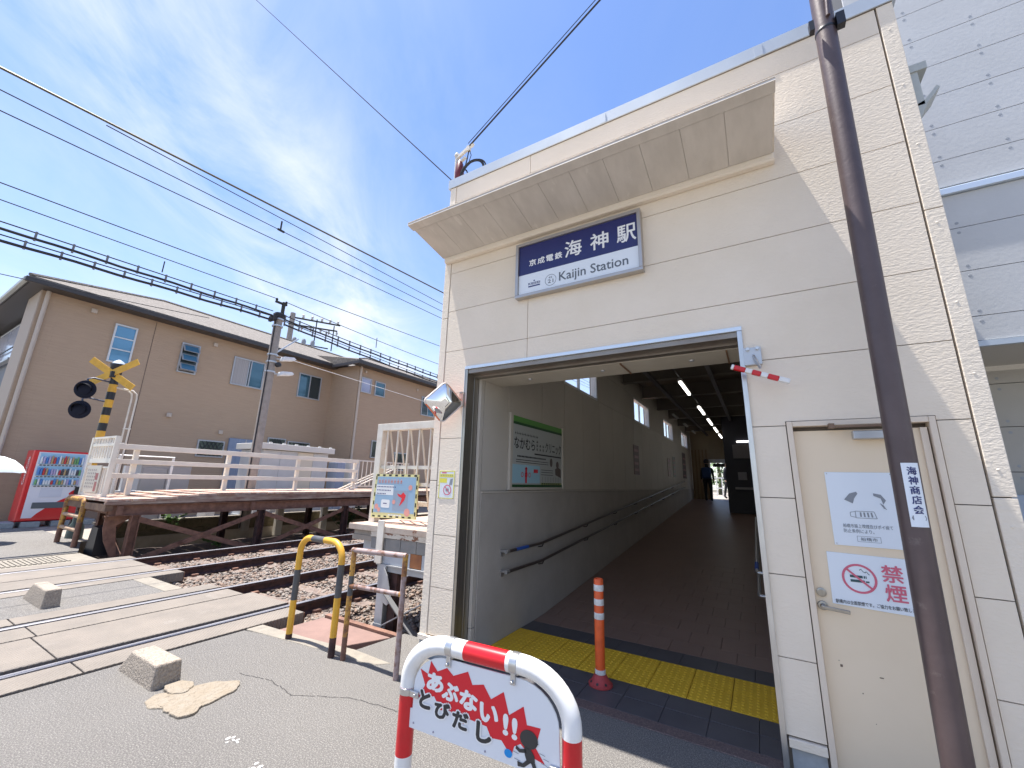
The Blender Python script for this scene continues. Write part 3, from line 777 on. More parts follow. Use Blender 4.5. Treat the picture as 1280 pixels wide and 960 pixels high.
# ---- signs on the door
fd = plane((0, D0 - .006, 0), FX, FZ)
s1 = thing('no_littering_sign', 'square white sign about smoking and littering on the beige door, upper one', 'sign', (.55, D0, 1.51))
box('plate', SIGNWHITE, s1, .375, .705, D0 - .006, D0 - .0005, 1.287, 1.73, .002)
t = MB()
text(t, '船橋市路上喫煙及びポイ捨て', fd, .43, .665, 1.395, 1.418, .0); text(t, '防止条例により。', fd, .43, .575, 1.365, 1.388, .0)
text(t, '船橋市', fd, .505, .585, 1.322, 1.342, .0)
for a, b in (((.49, 1.316), (.60, 1.316)), ((.49, 1.348), (.60, 1.348)), ((.49, 1.316), (.49, 1.348)), ((.60, 1.316), (.60, 1.348))): seg(t, fd, a, b, .0015, .001)
prt(t, 'lettering', INK_GREY, s1)
t = MB()
shape(t, fd, [(.455, 1.562), (.485, 1.60), (.52, 1.612), (.525, 1.60), (.505, 1.57), (.495, 1.54)]); shape(t, fd, [(.60, 1.605), (.635, 1.598), (.655, 1.565), (.64, 1.54), (.632, 1.575), (.60, 1.59)])
for i in range(4): seg(t, fd, (.625 + i * .004, 1.545 - i * .008), (.64 + i * .004, 1.533 - i * .007), .004)
for a, b in (((.50, 1.455), (.60, 1.455)), ((.50, 1.495), (.59, 1.495)), ((.50, 1.455), (.50, 1.495)), ((.60, 1.455), (.59, 1.495)), ((.475, 1.463), (.475, 1.487)), ((.475, 1.463), (.50, 1.458)), ((.475, 1.487), (.50, 1.492))): seg(t, fd, a, b, .003)
for i in range(4): seg(t, fd, (.525 + i * .018, 1.462), (.525 + i * .017, 1.489), .008)
prt(t, 'pictogram', mat('print_grey', (.24, .26, .29), .5), s1)
t = MB()
for x, z in ((.385, 1.297), (.695, 1.297), (.385, 1.72), (.695, 1.72)): t.lathe([(.004, 0), (.003, .0015)], (x, D0 - .006, z), 8, (0, -1, 0))
prt(t, 'screw', ALU, s1)
s2 = thing('no_smoking_sign', 'wide white no smoking sign with pink ring on the beige door, lower one', 'sign', (.54, D0, 1.09))
MB().prism([(.322, .945), (.725, .93), (.722, 1.235), (.326, 1.243)], 'y', D0 - .006, D0 - .0005).build('plate', SIGNWHITE, s2, .002)
t = MB(); ring(t, fd, .468, 1.103, .071, .083); seg(t, fd, (.41, 1.155), (.525, 1.05), .011, .0035); prt(t, 'prohibition_ring', PINKRED, s2)
for ch, xa, za in (('禁', .575, 1.10), ('煙', .578, .995)):
    t = MB(); text(t, ch, fd, xa, xa + .097, za, za + .095, .02); prt(t, 'lettering', PINKRED, s2)
t = MB(); rect(t, fd, .425, .485, 1.107, 1.121, .002); rect(t, fd, .425, .492, 1.082, 1.096, .002)
rect(t, fd, .49, .496, 1.107, 1.121, .002); rect(t, fd, .499, .503, 1.107, 1.121, .002); rect(t, fd, .497, .513, 1.084, 1.093, .002)
prev = None
for i in range(14):
    p_ = (.475 + i * .0035, 1.138 + .008 * math.sin(i * .9) + (.012 if i < 7 else 0))
    if prev: seg(t, fd, prev, p_, .003)
    prev = p_
prt(t, 'pictogram', mat('print_dark_teal', (.03, .08, .09), .5), s2)
t = MB(); text(t, '駅構内は全面禁煙です。ご協力をお願い致します', fd, .338, .716, .953, .975, .006); prt(t, 'lettering', INK, s2)

# ---- pass bar and its bracket by the doorway
hb = thing('striped_height_bar', 'red and white striped bar on a steel bracket beside the doorway top right', 'warning bar', (.05, F - .05, 2.55))
box('bracket_plate', ALU, hb, -.004, .108, F - .03, F - .001, 2.482, 2.612, .003)
t = MB(); t.bar((.055, F - .03, 2.55), (.09, F - .13, 2.43), .012, .02); t.lathe([(.012, 0), (.012, .02)], (.025, F - .03, 2.6), 8, (0, -1, 0)); t.lathe([(.012, 0), (.012, .02)], (.085, F - .03, 2.6), 8, (0, -1, 0)); t.build('bracket_arm', STEEL_L, hb)
a = Vector((-.088, 3.19, 2.455)); b = Vector((.248, 3.22, 2.318)); n = 14; path = [a.lerp(b, i / n) for i in range(n + 1)]
t = MB(); dd = (b - a).normalized()
cuts = [0, .05, .25, .37, .52, .64, .82, 1.0]; cc = [1, 0, 1, 0, 1, 0, 1]; cc = [0, 1, 0, 1, 0, 1, 0]
for (u, v, c) in zip(cuts, cuts[1:], cc):
    t.cur = c; t.bar(a.lerp(b, u), a.lerp(b, v), .034, .034)
t.build('bar', [WHITE, RED], hb, .006)

# ---- convex mirror on the left pillar
cm = thing('convex_mirror', 'orange rimmed diamond shaped convex traffic mirror on the left pillar', 'mirror', (-2.66, 3.12, 2.37))
mc = Vector((-2.645, 3.10, 2.372)); nrm = Vector((.85, -.52, -.17)).normalized(); u = Vector((0, 0, 1)).cross(nrm).normalized(); v = nrm.cross(u)
def sq(r, rad, z, n=6):
    out = []
    for px_, pz_ in rbox(-r, r, -r, r, rad, n):
        c_ = math.cos(R_(47)); s__ = math.sin(R_(47)); out.append(mc + u * (px_ * c_ - pz_ * s__) + v * (px_ * s__ + pz_ * c_) + nrm * z)
    return out
mb = MB(); N_ = len(sq(.1, .03, 0))
rings_ = []
for i in range(9):
    t_ = i / 8; rings_.append(sq(.002 + .142 * t_, .001 + .040 * t_, .036 * (1 - t_ ** 2)))
for q in rings_: mb.v += [tuple(p) for p in q]
for i in range(8):
    for k in range(N_): mb.face([i * N_ + k, i * N_ + (k + 1) % N_, (i + 1) * N_ + (k + 1) % N_, (i + 1) * N_ + k], True)
mb.face([k for k in range(N_)], True)
mb.build('mirror_face', MIRROR, cm)
mb = MB()
for q in (sq(.143, .04, .002), sq(.145, .041, .007), sq(.151, .043, .006), sq(.154, .044, -.02), sq(.125, .034, -.035)): mb.v += [tuple(p) for p in q]
for i in range(4):
    for k in range(N_):
        mb.cur = 1 if (i == 1 and (k // 7) % 2 == 1 and k % 7 in (6,)) else 0
        mb.cur = 0 if (k % 7 != 6) or i == 0 or k in (6, 20) else 1
        mb.face([i * N_ + k, i * N_ + (k + 1) % N_, (i + 1) * N_ + (k + 1) % N_, (i + 1) * N_ + k])
mb.face([4 * N_ + k for k in range(N_)])
mb.build('rim', [mat('mirror_rim_white', (.72, .62, .55), .4), ORANGERIM], cm)
mb = MB(); mb.bar(mc - nrm * .03, (-2.60, F - .005, 2.44), .03, .03); mb.box(-2.62, -2.565, F - .03, F - .001, 2.36, 2.50); mb.build('bracket', DOWNPIPE, cm, .003)
mb = MB()
for z in (2.47, 2.49): mb.lathe([(.008, 0), (.008, .02)], (-2.60 + (z - 2.47), F - .03, 2.495), 8, (0, 0, 1))
mb.build('bolt', STEEL, cm)

# ---- sticker on the left pillar
fp = plane((0, F - .002, 0), FX, FZ)
sk = thing('pillar_notice', 'small yellow and white no smoking notice on the left pillar', 'notice', (-2.73, F, 1.57))
box('sheet', PALEPRINT, sk, -2.832, -2.635, F - .003, F - .0004, 1.432, 1.706)
t = MB(); 
for a, b, c, d in ((-2.832, -2.635, 1.696, 1.706), (-2.832, -2.822, 1.432, 1.696), (-2.645, -2.635, 1.432, 1.696), (-2.832, -2.635, 1.432, 1.438)): rect(t, fp, a, b, c, d)
rect(t, fp, -2.82, -2.65, 1.64, 1.672); rect(t, fp, -2.82, -2.73, 1.585, 1.63); prt(t, 'yellow_print', PRINTYEL, sk)
t = MB(); ring(t, fp, -2.72, 1.515, .042, .052, 20, .0022); seg(t, fp, (-2.75, 1.545), (-2.69, 1.485), .01, .0024); rect(t, fp, -2.80, -2.74, 1.678, 1.692, .0022); prt(t, 'red_print', PINKRED, sk)
t = MB()
for i in range(7): seg(t, fp, (-2.813 + i * .024, 1.648), (-2.80 + i * .024, 1.664), .004, .003); seg(t, fp, (-2.813 + i * .024, 1.664), (-2.80 + i * .024, 1.650), .003, .003)
rect(t, fp, -2.74, -2.70, 1.50, 1.53, .002); shape(t, fp, [(-2.70, 1.56), (-2.66, 1.57), (-2.655, 1.63), (-2.69, 1.62)]); prt(t, 'print_mark', mat('print_grey', (.24, .26, .29), .5), sk)

# ---- power inlet mast at the top left corner
pm = thing('power_inlet_mast', 'slim pale pole with brown cover and cables at the left roof corner', 'pole', (-3.0, 3.5, 4.6))
t = MB(); t.tube([(-2.99, 3.44, 3.2), (-2.99, 3.44, 5.74)], .022, 12); t.lathe([(.03, 0), (.034, .02), (.02, .05), (.002, .055)], (-2.99, 3.44, 5.73), 12); t.build('pole', WHITE_OLD, pm)
t = MB(); t.bar((-2.99, 3.44, 5.70), (-2.79, 3.42, 5.76), .03, .04); t.bar((-2.97, 3.44, 5.60), (-2.84, 3.44, 5.66), .03, .03); t.box(-2.80, -2.755, 3.39, 3.43, 5.70, 5.77); t.lathe([(.02, 0), (.028, .02), (.02, .05), (.026, .07), (.015, .1)], (-2.80, 3.42, 5.75), 10, (1, 0, .4)); t.build('bracket_arm', WHITE_OLD, pm)
t = MB(); t.lathe([(.03, 5.30), (.055, 5.33), (.06, 5.45), (.045, 5.58), (.02, 5.64)], (-2.93, 3.44, 0), 14); t.build('cover', MAROON, pm)
def arc(c, r, a0, a1, n, ex, ez, rz=None):
    c = Vector(c); ex = Vector(ex); ez = Vector(ez)
    return [c + ex * (r * math.cos(R_(a0 + (a1 - a0) * i / n))) + ez * ((rz or r) * math.sin(R_(a0 + (a1 - a0) * i / n))) for i in range(n + 1)]
t = MB()
t.tube(arc((-2.71, 3.42, 5.36), .17, 175, 15, 12, (1, .05, 0), FZ), .016, 8)
t.tube(arc((-2.71, 3.45, 5.37), .19, 185, 5, 12, (1, 0, 0), FZ), .009, 6)
t.tube(arc((-2.85, 3.42, 5.37), .06, 0, 360, 16, (1, .2, 0), FZ, .09), .009, 6)
t.tube([(-2.77, 3.41, 5.74), (-2.80, 3.42, 5.6), (-2.86, 3.44, 5.46)], .008, 6)
t.tube([(-2.765, 3.40, 5.72), (-2.74, 3.42, 5.63), (-2.79, 3.44, 5.55)], .005, 6)
t.build('cable', CABLE, pm)

# ================================================================== brown street pole with name plate
PX, PY = .672, 2.93
bp_ = thing('street_pole', 'brown steel pole standing in front of the beige service door', 'pole', (PX - .01, PY, 0))
def pc(z): return Vector((PX - .022 + .011 * z, PY, z))
t = MB(); t.tube([pc(z) for z in (-.05, 1.2, 2.6, 4.6, 6.2, 8.5)], [.059, .059, .059, .059, .057, .055], 28); t.build('post', BROWNPOLE, bp_)
t = MB(); t.lathe([(.0605, 0), (.0615, .004), (.0615, .016), (.0605, .02)], pc(4.685), 28); t.box(.60, .628, PY - .10, PY - .055, 4.66, 4.74); t.box(.755, .80, PY - .06, PY - .01, 4.66, 4.76); t.build('clamp', BLACK, bp_)
t = MB(); t.tube([pc(4.76) + Vector((.012, -.066, 0)), pc(5.1) + Vector((.03, -.075, 0)), pc(6.0) + Vector((.05, -.08, 0))], .013, 10); t.build('conduit', BROWNPOLE, bp_)
pl_ = MB(); r_p = .0605; th0, th1 = R_(-36), R_(36)
def curved(x, z, e=.0):
    a = x / r_p; c_ = pc(z); return c_ + Vector((math.sin(a) * (r_p + e), -math.cos(a) * (r_p + e), 0))
# the plate bows round the pole, turned a little to the right
off_ = .012
nn = 10
for zz in (1.45, 1.765):
    for i in range(nn + 1): pl_.v.append(tuple(curved(off_ - .037 + .074 * i / nn, zz, .0012)))
for i in range(nn): pl_.face([i, i + 1, nn + 2 + i, nn + 1 + i])
np_ = tag(pl_.build('name_plate', SIGNWHITE, None, recalc=False), 'narrow white vertical name plate wrapped on the brown street pole', 'sign')
t = MB()
for i, ch in enumerate('海神商店会'): text(t, ch, lambda x, y, e: curved(x + off_, y, e), -.019, .021, 1.704 - i * .048, 1.746 - i * .048, .03, .0026)
prt(t, 'lettering', INK_BLUE, np_)
t = MB(); shape(t, lambda x, y, e: curved(x + off_, y, e), [(-.03, 1.492), (-.025, 1.482), (.025, 1.482), (.03, 1.492), (.025, 1.505), (-.025, 1.505)], .0026); prt(t, 'emblem', mat('print_grey', (.24, .26, .29), .5), np_)

# ================================================================== red and white hoop barrier with sign
br = thing('warning_barrier', 'red and white hoop barrier with a warning sign in the foreground', 'barrier', (-1.12, 1.70, 0))
bu = Vector((1, .06, 0)).normalized(); bo = Vector((-1.124, 1.70, 0))
def bpt(x, z, y=0):
    z = .865 - (.845 - z) * .9 if z > .3 else z * .3745 / .3
    return bo + bu * (x * 1.097) + Vector((-bu.y, bu.x, 0)) * y + Vector((0, 0, z))
HW, TOP, RAD, TR = .372, .845, .20, .039
pts = []
for z in np.linspace(-.05, TOP - RAD, 26): pts.append((-HW, float(z)))
for k in range(1, 13): a = math.pi - (math.pi / 2) * k / 12; pts.append((-HW + RAD + RAD * math.cos(a), TOP - RAD + RAD * math.sin(a)))
for x in np.linspace(-HW + RAD, HW - RAD, 24)[1:]: pts.append((float(x), TOP))
for k in range(1, 13): a = math.pi / 2 - (math.pi / 2) * k / 12; pts.append((HW - RAD + RAD * math.cos(a), TOP - RAD + RAD * math.sin(a)))
for z in np.linspace(TOP - RAD, -.05, 26)[1:]: pts.append((HW, float(z)))
mi = []
for p, q in zip(pts, pts[1:]):
    x, z = (p[0] + q[0]) / 2, (p[1] + q[1]) / 2
    if abs(abs(x) - HW) < 1e-6: c_ = 1 if .312 < z < .616 else 0
    else: c_ = 1 if (abs(z - TOP) < .001 and -.081 < x < .118) else 0
    mi.append(c_)
t = MB(); t.tube([bpt(x, z) for x, z in pts], TR, 20, mats=mi); t.build('hoop', [WHITE, RED], br)
# sign panel inside the hoop
SY = -.018
iw, it, ir = HW - TR - .004, TOP - TR - .012, RAD - TR
prof_ = [(-iw - .012, .445), (iw + .005, .445)]
for k in range(0, 9): a = (math.pi / 2) * k / 8; prof_.append((iw - ir + ir * math.cos(a), it - ir + ir * math.sin(a)))
for k in range(0, 9): a = math.pi / 2 + (math.pi / 2) * k / 8; prof_.append((-iw + ir + ir * math.cos(a), it - ir + ir * math.sin(a)))
prof_.append((-iw, .53))
prof_.append((-iw - .012, .53))
mb = MB(); n = len(prof_)
for yy in (SY, SY + .006): mb.v += [tuple(bpt(x, z, yy)) for x, z in prof_]
mb.face(list(range(n))); mb.face([n + i for i in range(n)][::-1])
for i in range(n): mb.face([i, (i + 1) % n, n + (i + 1) % n, n + i])
mb.build('sign_panel', mat('sign_white_face', (.72, .74, .78), .4), br)
# folded lip along the bottom edge
mb = MB(); a_, b_ = bpt(-iw - .012, .442, SY - .008), bpt(iw + .005, .442, SY - .008)
fb = lambda x, y, e=.0015: bpt(x, y, SY - e)
t = MB()
burst = [(-.315, .705), (-.272, .692), (-.262, .748), (-.225, .713), (-.178, .737), (-.145, .70), (-.075, .728), (-.052, .688), (.0, .70), (.035, .66), (.09, .695), (.115, .628), (.175, .668), (.19, .615), (.245, .618), (.225, .55), (.262, .505), (.205, .515), (.165, .545), (.14, .53), (.128, .492), (.085, .535), (.04, .53), (.02, .565), (-.06, .57), (-.085, .545), (-.155, .577), (-.2, .567), (-.235, .612), (-.318, .585), (-.285, .645)]
shape(t, fb, [(x * 1.0 + .014, .607 + (z - .605) * ((1.12 if x < -.15 else 1.28) if z > .6 else 1.12)) for x, z in burst], .001); prt(t, 'red_burst', REDSIGN, br)
t = MB()
lay = [('あ', -.275, .645, .085, .078), ('ぶ', -.195, .625, .082, .075), ('な', -.108, .612, .085, .078), ('い', -.012, .588, .082, .073), ('!', .092, .563, .022, .08), ('!', .130, .557, .022, .08)]
for ch, x, z, w, h_ in lay: text(t, ch, fb, x + .012, x + w + .014, z - .010, z + h_ - .004, .062, .002)
prt(t, 'lettering', PRINT_W, br)
t = MB()
for ch, x, z, w, h_ in (('と', -.295, .548, .06, .083), ('び', -.215, .528, .078, .075), ('だ', -.125, .513, .078, .075), ('し', -.012, .492, .07, .085)): text(t, ch, fb, x - .006, x + w + .006, z - .006, z + h_ + .006, .125, .0027)
prt(t, 'lettering_outline', PRINT_W, br)
t = MB()
for ch, x, z, w, h_ in (('と', -.295, .548, .06, .083), ('び', -.215, .528, .078, .075), ('だ', -.125, .513, .078, .075), ('し', -.012, .492, .07, .085)): text(t, ch, fb, x, x + w, z, z + h_, .06, .0036)
prt(t, 'lettering', mat('ink_charcoal', (.028, .028, .03), .5), br)
t = MB(); circ(t, fb, .130, .489, .0165, 24, .0026); prt(t, 'ball_print', BLUEBALL, br)
t = MB()   # running child silhouette
circ(t, fb, .213, .568, .036, 24, .003); shape(t, fb, [(.24, .57), (.252, .562), (.24, .552)], .003)
shape(t, fb, [(.195, .538), (.222, .532), (.236, .512), (.238, .49), (.225, .482), (.205, .487), (.198, .505)], .003)
shape(t, fb, [(.202, .530), (.178, .522), (.162, .532), (.160, .518), (.176, .508), (.205, .515)], .003)
shape(t, fb, [(.206, .49), (.19, .472), (.168, .474), (.17, .455), (.195, .458), (.222, .484)], .003)
shape(t, fb, [(.222, .486), (.238, .488), (.248, .462), (.243, .449), (.228, .4475), (.232, .462)], .003)
prt(t, 'child_silhouette', mat('ink_soft_black', (.035, .035, .037), .5), br)
t = MB()
for x, z in ((.255, .53), (.27, .515), (.262, .496), (.285, .49), (.15, .505), (.155, .48)): seg(t, fb, (x, z), (x + .022, z - .004), .0022, .002)
prt(t, 'motion_line', mat('print_grey', (.24, .26, .29), .5), br)
for x, z, top in ((-.155, TOP, 1), (.145, TOP, 1), (-HW, .60, 0), (HW, .49, 0)):
    mb = MB()
    if top:
        mb.tube([bpt(x - .016, TOP), bpt(x + .016, TOP)], TR + .003, 20);
        c_ = bpt(x, TOP - TR - .02, -.024); mb.bar(c_ + Vector((0, 0, .03)), c_ - Vector((0, 0, .02)), .022, .012, (0, 1, 0)); mb.lathe([(.007, 0), (.007, .012)], c_ + Vector((0, -.006, -.008)), 8, (0, -1, 0))
    else:
        mb.tube([bpt(x, z - .016), bpt(x, z + .016)], TR + .003, 20); s = 1 if x < 0 else -1
        mb.bar(bpt(x + s * .03, z, -.026), bpt(x + s * .075, z, -.026), .012, .026); mb.lathe([(.007, 0), (.007, .012)], bpt(x + s * .06, z, -.03), 8, (0, -1, 0))
    mb.build('clamp', STEEL_L, br, .002)
t = MB()
for x in (-iw + .01, -.215, .03, iw - .02): t.lathe([(.0045, 0), (.003, .003)], bpt(x, .462 if abs(x) < .3 else .47, SY), 8, (0, -1, 0))
t.build('rivet', mat('rivet_purple_grey', (.3, .28, .34), .5), br)

# ================================================================== delineator post on the tactile paving edge
bo_ = thing('delineator_post', 'orange flexible post with three white bands in the station doorway', 'bollard', (-1.282, 3.70, 0))
c_ = (-1.282, 3.70, 0)
t = MB(); t.lathe([(.098, .004), (.098, .018), (.083, .028), (.062, .060), (.050, .082), (.046, .086)], c_, 24); t.build('base', ORANGE_B, bo_)
t = MB(); t.lathe([(.043, .087), (.043, .118), (.038, .122)], c_, 24); t.build('collar', REFLECT, bo_)
t = MB(); t.lathe([(.040, .12), (.041, .3), (.0405, .806), (.036, .814), (.030, .8145), (.028, .80)], c_, 24); t.build('tube', ORANGE, bo_)
for z0 in (.718, .606, .498): 
    t = MB(); t.lathe([(.0415, z0), (.0422, z0 + .002), (.0422, z0 + .048), (.0415, z0 + .05)], c_, 24); t.build('reflective_band', REFLECT, bo_)
t = MB()
for k in range(3):
    a = R_(-140 + k * 50); t.lathe([(.011, 0), (.011, .004)], (c_[0] + .079 * math.cos(a), c_[1] + .079 * math.sin(a), .032), 8, (math.cos(a) * .6, math.sin(a) * .6, .7))
t.build('fixing_bolt', DARKMET, bo_)

# ================================================================== handrails in the corridor
def handrail(name, label, X, zoff, y0, ymax, sgn):
    h = thing(name, label, 'handrail', (X, y0, zoff), 'corridor handrails')
    xr = X + sgn * .075
    t = MB(); ys = [y0, y0 + .85, y0 + 1.05] + [y0 + 1.05 + i * 1.5 for i in range(1, 11)]
    ys = [v for v in ys if v <= ymax]
    t.tube([(xr, v, zoff + max(0, v - (y0 + .85)) * .074) for v in ys], .017, 10); t.build('rail', mat('handrail_dark', (.05, .035, .03), .35), h)
    t = MB(); t.tube([(xr, y0 - .02, zoff), (xr, y0 + .04, zoff)], .021, 10); t.tube([(X, y0, zoff), (xr, y0, zoff)], .015, 8); t.lathe([(.03, 0), (.03, .008)], (X, y0 + .02, zoff - .03), 12, (sgn, 0, 0)); t.build('end_bracket', STEEL_L, h)
    for i in range(1, 8):
        v = y0 + .9 + (i - 1) * 1.6
        if v > ymax: break
        zz = zoff + max(0, v - (y0 + .85)) * .074
        t = MB(); t.tube([(X, v, zz - .06), (xr - sgn * .02, v, zz - .05), (xr, v, zz - .012)], .008, 6); t.build('bracket', DARKMET, h)
    return h
h1 = handrail('handrail', 'upper dark handrail on the left corridor wall with blue tape', -2.488, .875, 4.02, 18, 1)
t = MB(); t.tube([(-2.413, 4.22, .875), (-2.413, 4.50, .875)], .0185, 10); t.build('blue_tape', BLUETAG, h1)
handrail('handrail', 'lower dark handrail on the left corridor wall', -2.488, .67, 4.03, 18, 1)
hr = thing('handrail', 'steel handrail with blue tape just inside the right door jamb', 'handrail', (-.001, 5.0, .7), 'corridor handrails')
t = MB()
for z in (.80, .59): t.tube([(-.002, 5.0, z), (-.085, 5.0, z), (-.098, 5.05, z), (-.098, 9, z + .28)], .017, 10)
t.build('rail', STEEL_L, hr)
t = MB(); t.tube([(-.098, 5.12, .805), (-.098, 5.42, .826)], .0185, 10); t.build('blue_tape', BLUETAG, hr)

# ================================================================== clinic board on the corridor wall
cb = thing('clinic_board', 'framed clinic advertising board with green header on the corridor wall', 'poster', (-2.49, 4.93, 1.97))
y0, y1, z0, z1 = 4.13, 5.71, 1.522, 2.415
box('backing', mat('board_face', (.42, .44, .42), .4), cb, -2.499, -2.488, y0 + .02, y1 - .02, z0 + .03, z1 - .01)
t = MB(); t.box(-2.499, -2.468, y0, y0 + .06, z0 - .004, z1 + .01); t.box(-2.499, -2.468, y1 - .05, y1, z0 - .004, z1 + .01); t.box(-2.499, -2.472, y0 + .061, y1 - .051, z0 - .004, z0 + .028); t.build('frame', PANEL_IN, cb, .003)
fc = plane((-2.488, 0, 0), (0, 1, 0), FZ)
t = MB(); rect(t, fc, y0 + .06, y1 - .05, 2.335, 2.404); prt(t, 'green_header', PRINTGRN, cb)
t = MB(); rect(t, fc, y0 + .06, y1 - .05, 2.302, 2.335); rect(t, fc, y0 + .06, y1 - .05, z0 + .03, z0 + .06); prt(t, 'green_band', PRINTGRN_D, cb)
t = MB(); text(t, 'なかむら', fc, 4.25, 4.79, 2.01, 2.15, .012); text(t, 'クリニック', fc, 5.10, 5.63, 2.01, 2.15, .012)
for i in range(3):
    for j in range(3):
        if (i, j) in ((1, 2), (2, 2)) : continue
        a = 4.83 + i * .09; b = 2.012 + j * .05; seg(t, fc, (a, b + .018), (a + .05, b + .018), .008, .002); seg(t, fc, (a + .025, b), (a + .025, b + .038), .008, .002); seg(t, fc, (a + .005, b + .034), (a + .045, b + .034), .006, .002)
for i in range(15): a = 4.26 + i * .042; seg(t, fc, (a, 2.195), (a + .028, 2.195), .008, .002); seg(t, fc, (a + .014, 2.178), (a + .014, 2.215), .007, .002)
rect(t, fc, 4.78, 5.63, 1.962, 1.98, .002)
for i in range(22): a = 4.33 + i * .036; seg(t, fc, (a, 1.92), (a + .026, 1.92), .02, .002)
for r0, (a, b, z) in enumerate(((4.3, 5.2, 1.878), (4.3, 5.2, 1.85), (4.98, 5.35, 1.775), (4.98, 5.35, 1.745), (4.98, 5.35, 1.712))): seg(t, fc, (a, z), (b, z), .007, .002)
for i in range(7): seg(t, fc, (5.02 + i * .085, 1.615), (5.02 + i * .085, 1.685), .006, .002); 
for i in range(9): seg(t, fc, (5.0 + i * .066, 1.595), (5.045 + i * .066, 1.595), .014, .002); seg(t, fc, (5.0 + i * .066, 1.572), (5.03 + i * .066, 1.572), .01, .002)
prt(t, 'lettering', INK, cb)
t = MB(); rect(t, fc, 4.21, 4.94, 1.60, 1.82, .001); prt(t, 'map_print', PRINTLB, cb)
t = MB(); rect(t, fc, 4.97, 5.65, 1.553, 1.608, .001); prt(t, 'timetable_print', mat('print_olive', (.30, .34, .13), .5), cb)
t = MB(); seg(t, fc, (4.56, 1.60), (4.56, 1.78), .045, .002); shape(t, fc, [(4.52, 1.77), (4.60, 1.77), (4.56, 1.80)], .002); ring(t, fc, 4.56, 1.70, .028, .036, 16, .003); ring(t, fc, 4.46, 1.70, .022, .03, 16, .003); ring(t, fc, 4.65, 1.70, .022, .03, 16, .003); rect(t, fc, 4.76, 4.88, 1.73, 1.775, .003); kind(prt(t, 'map_mark', REDSIGN, cb), 'stuff')
t = MB(); circ(t, fc, 5.29, 1.885, .045, 16, .002, .06); circ(t, fc, 5.50, 1.86, .05, 16, .002, .05); shape(t, fc, [(5.43, 1.72), (5.62, 1.68), (5.62, 1.8), (5.52, 1.83), (5.42, 1.8)], .002); prt(t, 'photo_print', mat('print_portrait', (.12, .09, .08), .5), cb)
# posters further along the wall
fw = plane((-2.5, 0, 0), (0, 1, 0), FZ)
for (ya, yb, za, zb, m_, lab) in ((9.9, 10.4, 1.85, 2.55, mat('poster_dark_red', (.10, .02, .02), .5), 'narrow dark red poster on the corridor wall past the clinic board'), (14.2, 14.7, 1.9, 2.5, mat('poster_brown', (.22, .12, .07), .5), 'small brown poster on the far part of the corridor wall'), (15.2, 15.7, 1.9, 2.6, mat('poster_greygreen', (.15, .17, .14), .5), 'grey green poster on the far part of the corridor wall'), (17.4, 18.2, 1.9, 2.9, mat('poster_black_red', (.06, .02, .025), .5), 'large dark poster near the far end of the corridor wall')):
    po = tag(box('wall_poster', m_, None, -2.4985, -2.49, ya, yb, za, zb), lab, 'poster', 'posters along the corridor')
    t = MB(); f2 = plane((-2.49, 0, 0), (0, 1, 0), FZ)
    for i in range(4): rect(t, f2, ya + .06, yb - .06, za + .08 + i * (zb - za) * .22, za + .14 + i * (zb - za) * .22, .002)
    prt(t, 'poster_print', mat('poster_print_pink', (.30, .12, .11), .5), po)

# ================================================================== ceiling lights
n_l = 0
for i, y in enumerate((6.25, 8.6, 11.4, 13.6, 15.6, 17.6)):
    labs = ['fluorescent light just behind the doorway soffit, nearest one', 'second fluorescent light of the corridor ceiling row', 'third fluorescent light of the corridor ceiling row', 'fourth fluorescent light of the corridor ceiling row', 'fifth fluorescent light of the corridor ceiling row', 'sixth and farthest fluorescent light of the corridor ceiling row']
    L_ = thing('ceiling_light', labs[i], 'ceiling light', (-1.09, y, 3.55), 'fluorescent lights along the corridor ceiling')
    box('housing', mat('light_housing', (.35, .34, .32), .5), L_, -1.13, -1.05, y - .65, y + .65, 3.535, 3.58)
    for a, b in ((-.62, -.01), (.01, .62)):
        box('tube', TUBE_E, L_, -1.115, -1.065, y + a, y + b, 3.50, 3.534, .008)
for y in (12.5, 14.5, 16.5):
    L_ = thing('ceiling_light', {12.5: 'nearest unlit lamp rail on the left side of the corridor ceiling', 14.5: 'middle unlit lamp rail on the left side of the corridor ceiling', 16.5: 'farthest unlit lamp rail on the left side of the corridor ceiling'}[y], 'ceiling light', (-1.9, y, 3.6), 'dim lamps on the left side of the corridor ceiling')
    box('housing', mat('light_housing', (.35, .34, .32), .5), L_, -1.93, -1.87, y - .4, y + .4, 3.56, 3.60)
cn = MB(); cn.tube([(-1.09, 3.95, 3.6), (-1.09, 20, 3.6)], .018, 8); tag(cn.build('lamp_conduit', DARKMET), 'dark conduit running along the ceiling above the fluorescent lights', 'conduit')

# ================================================================== hoops by the kerb
def banded(mb, pts, r, bands, n=14):
    """bands: list of (length along the tube where it ends, material index)"""
    P = [Vector(p) for p in pts]; mi = []; s = 0
    for a, b in zip(P, P[1:]):
        s += (b - a).length; m_ = s - (b - a).length / 2
        mi.append(next((c for e, c in bands if m_ <= e), bands[-1][1]))
    mb.tube(P, r, n, mats=mi)
hp = thing('hoop_barrier', 'yellow and dark grey striped hoop barrier at the end of the road', 'barrier', (-3.9, 2.83, 0))
pts = []
Lx, Rx, HT, HR = -4.262, -3.545, .985, .17
for z in np.linspace(-.06, HT - HR, 40): pts.append((Lx, 2.84, float(z)))
for k in range(1, 9): a = math.pi - math.pi / 2 * k / 8; pts.append((Lx + HR + HR * math.cos(a), 2.84 - .01 * k / 8, HT - HR + HR * math.sin(a)))
for x in np.linspace(Lx + HR, Rx - HR, 26)[1:]: pts.append((float(x), 2.825, HT))
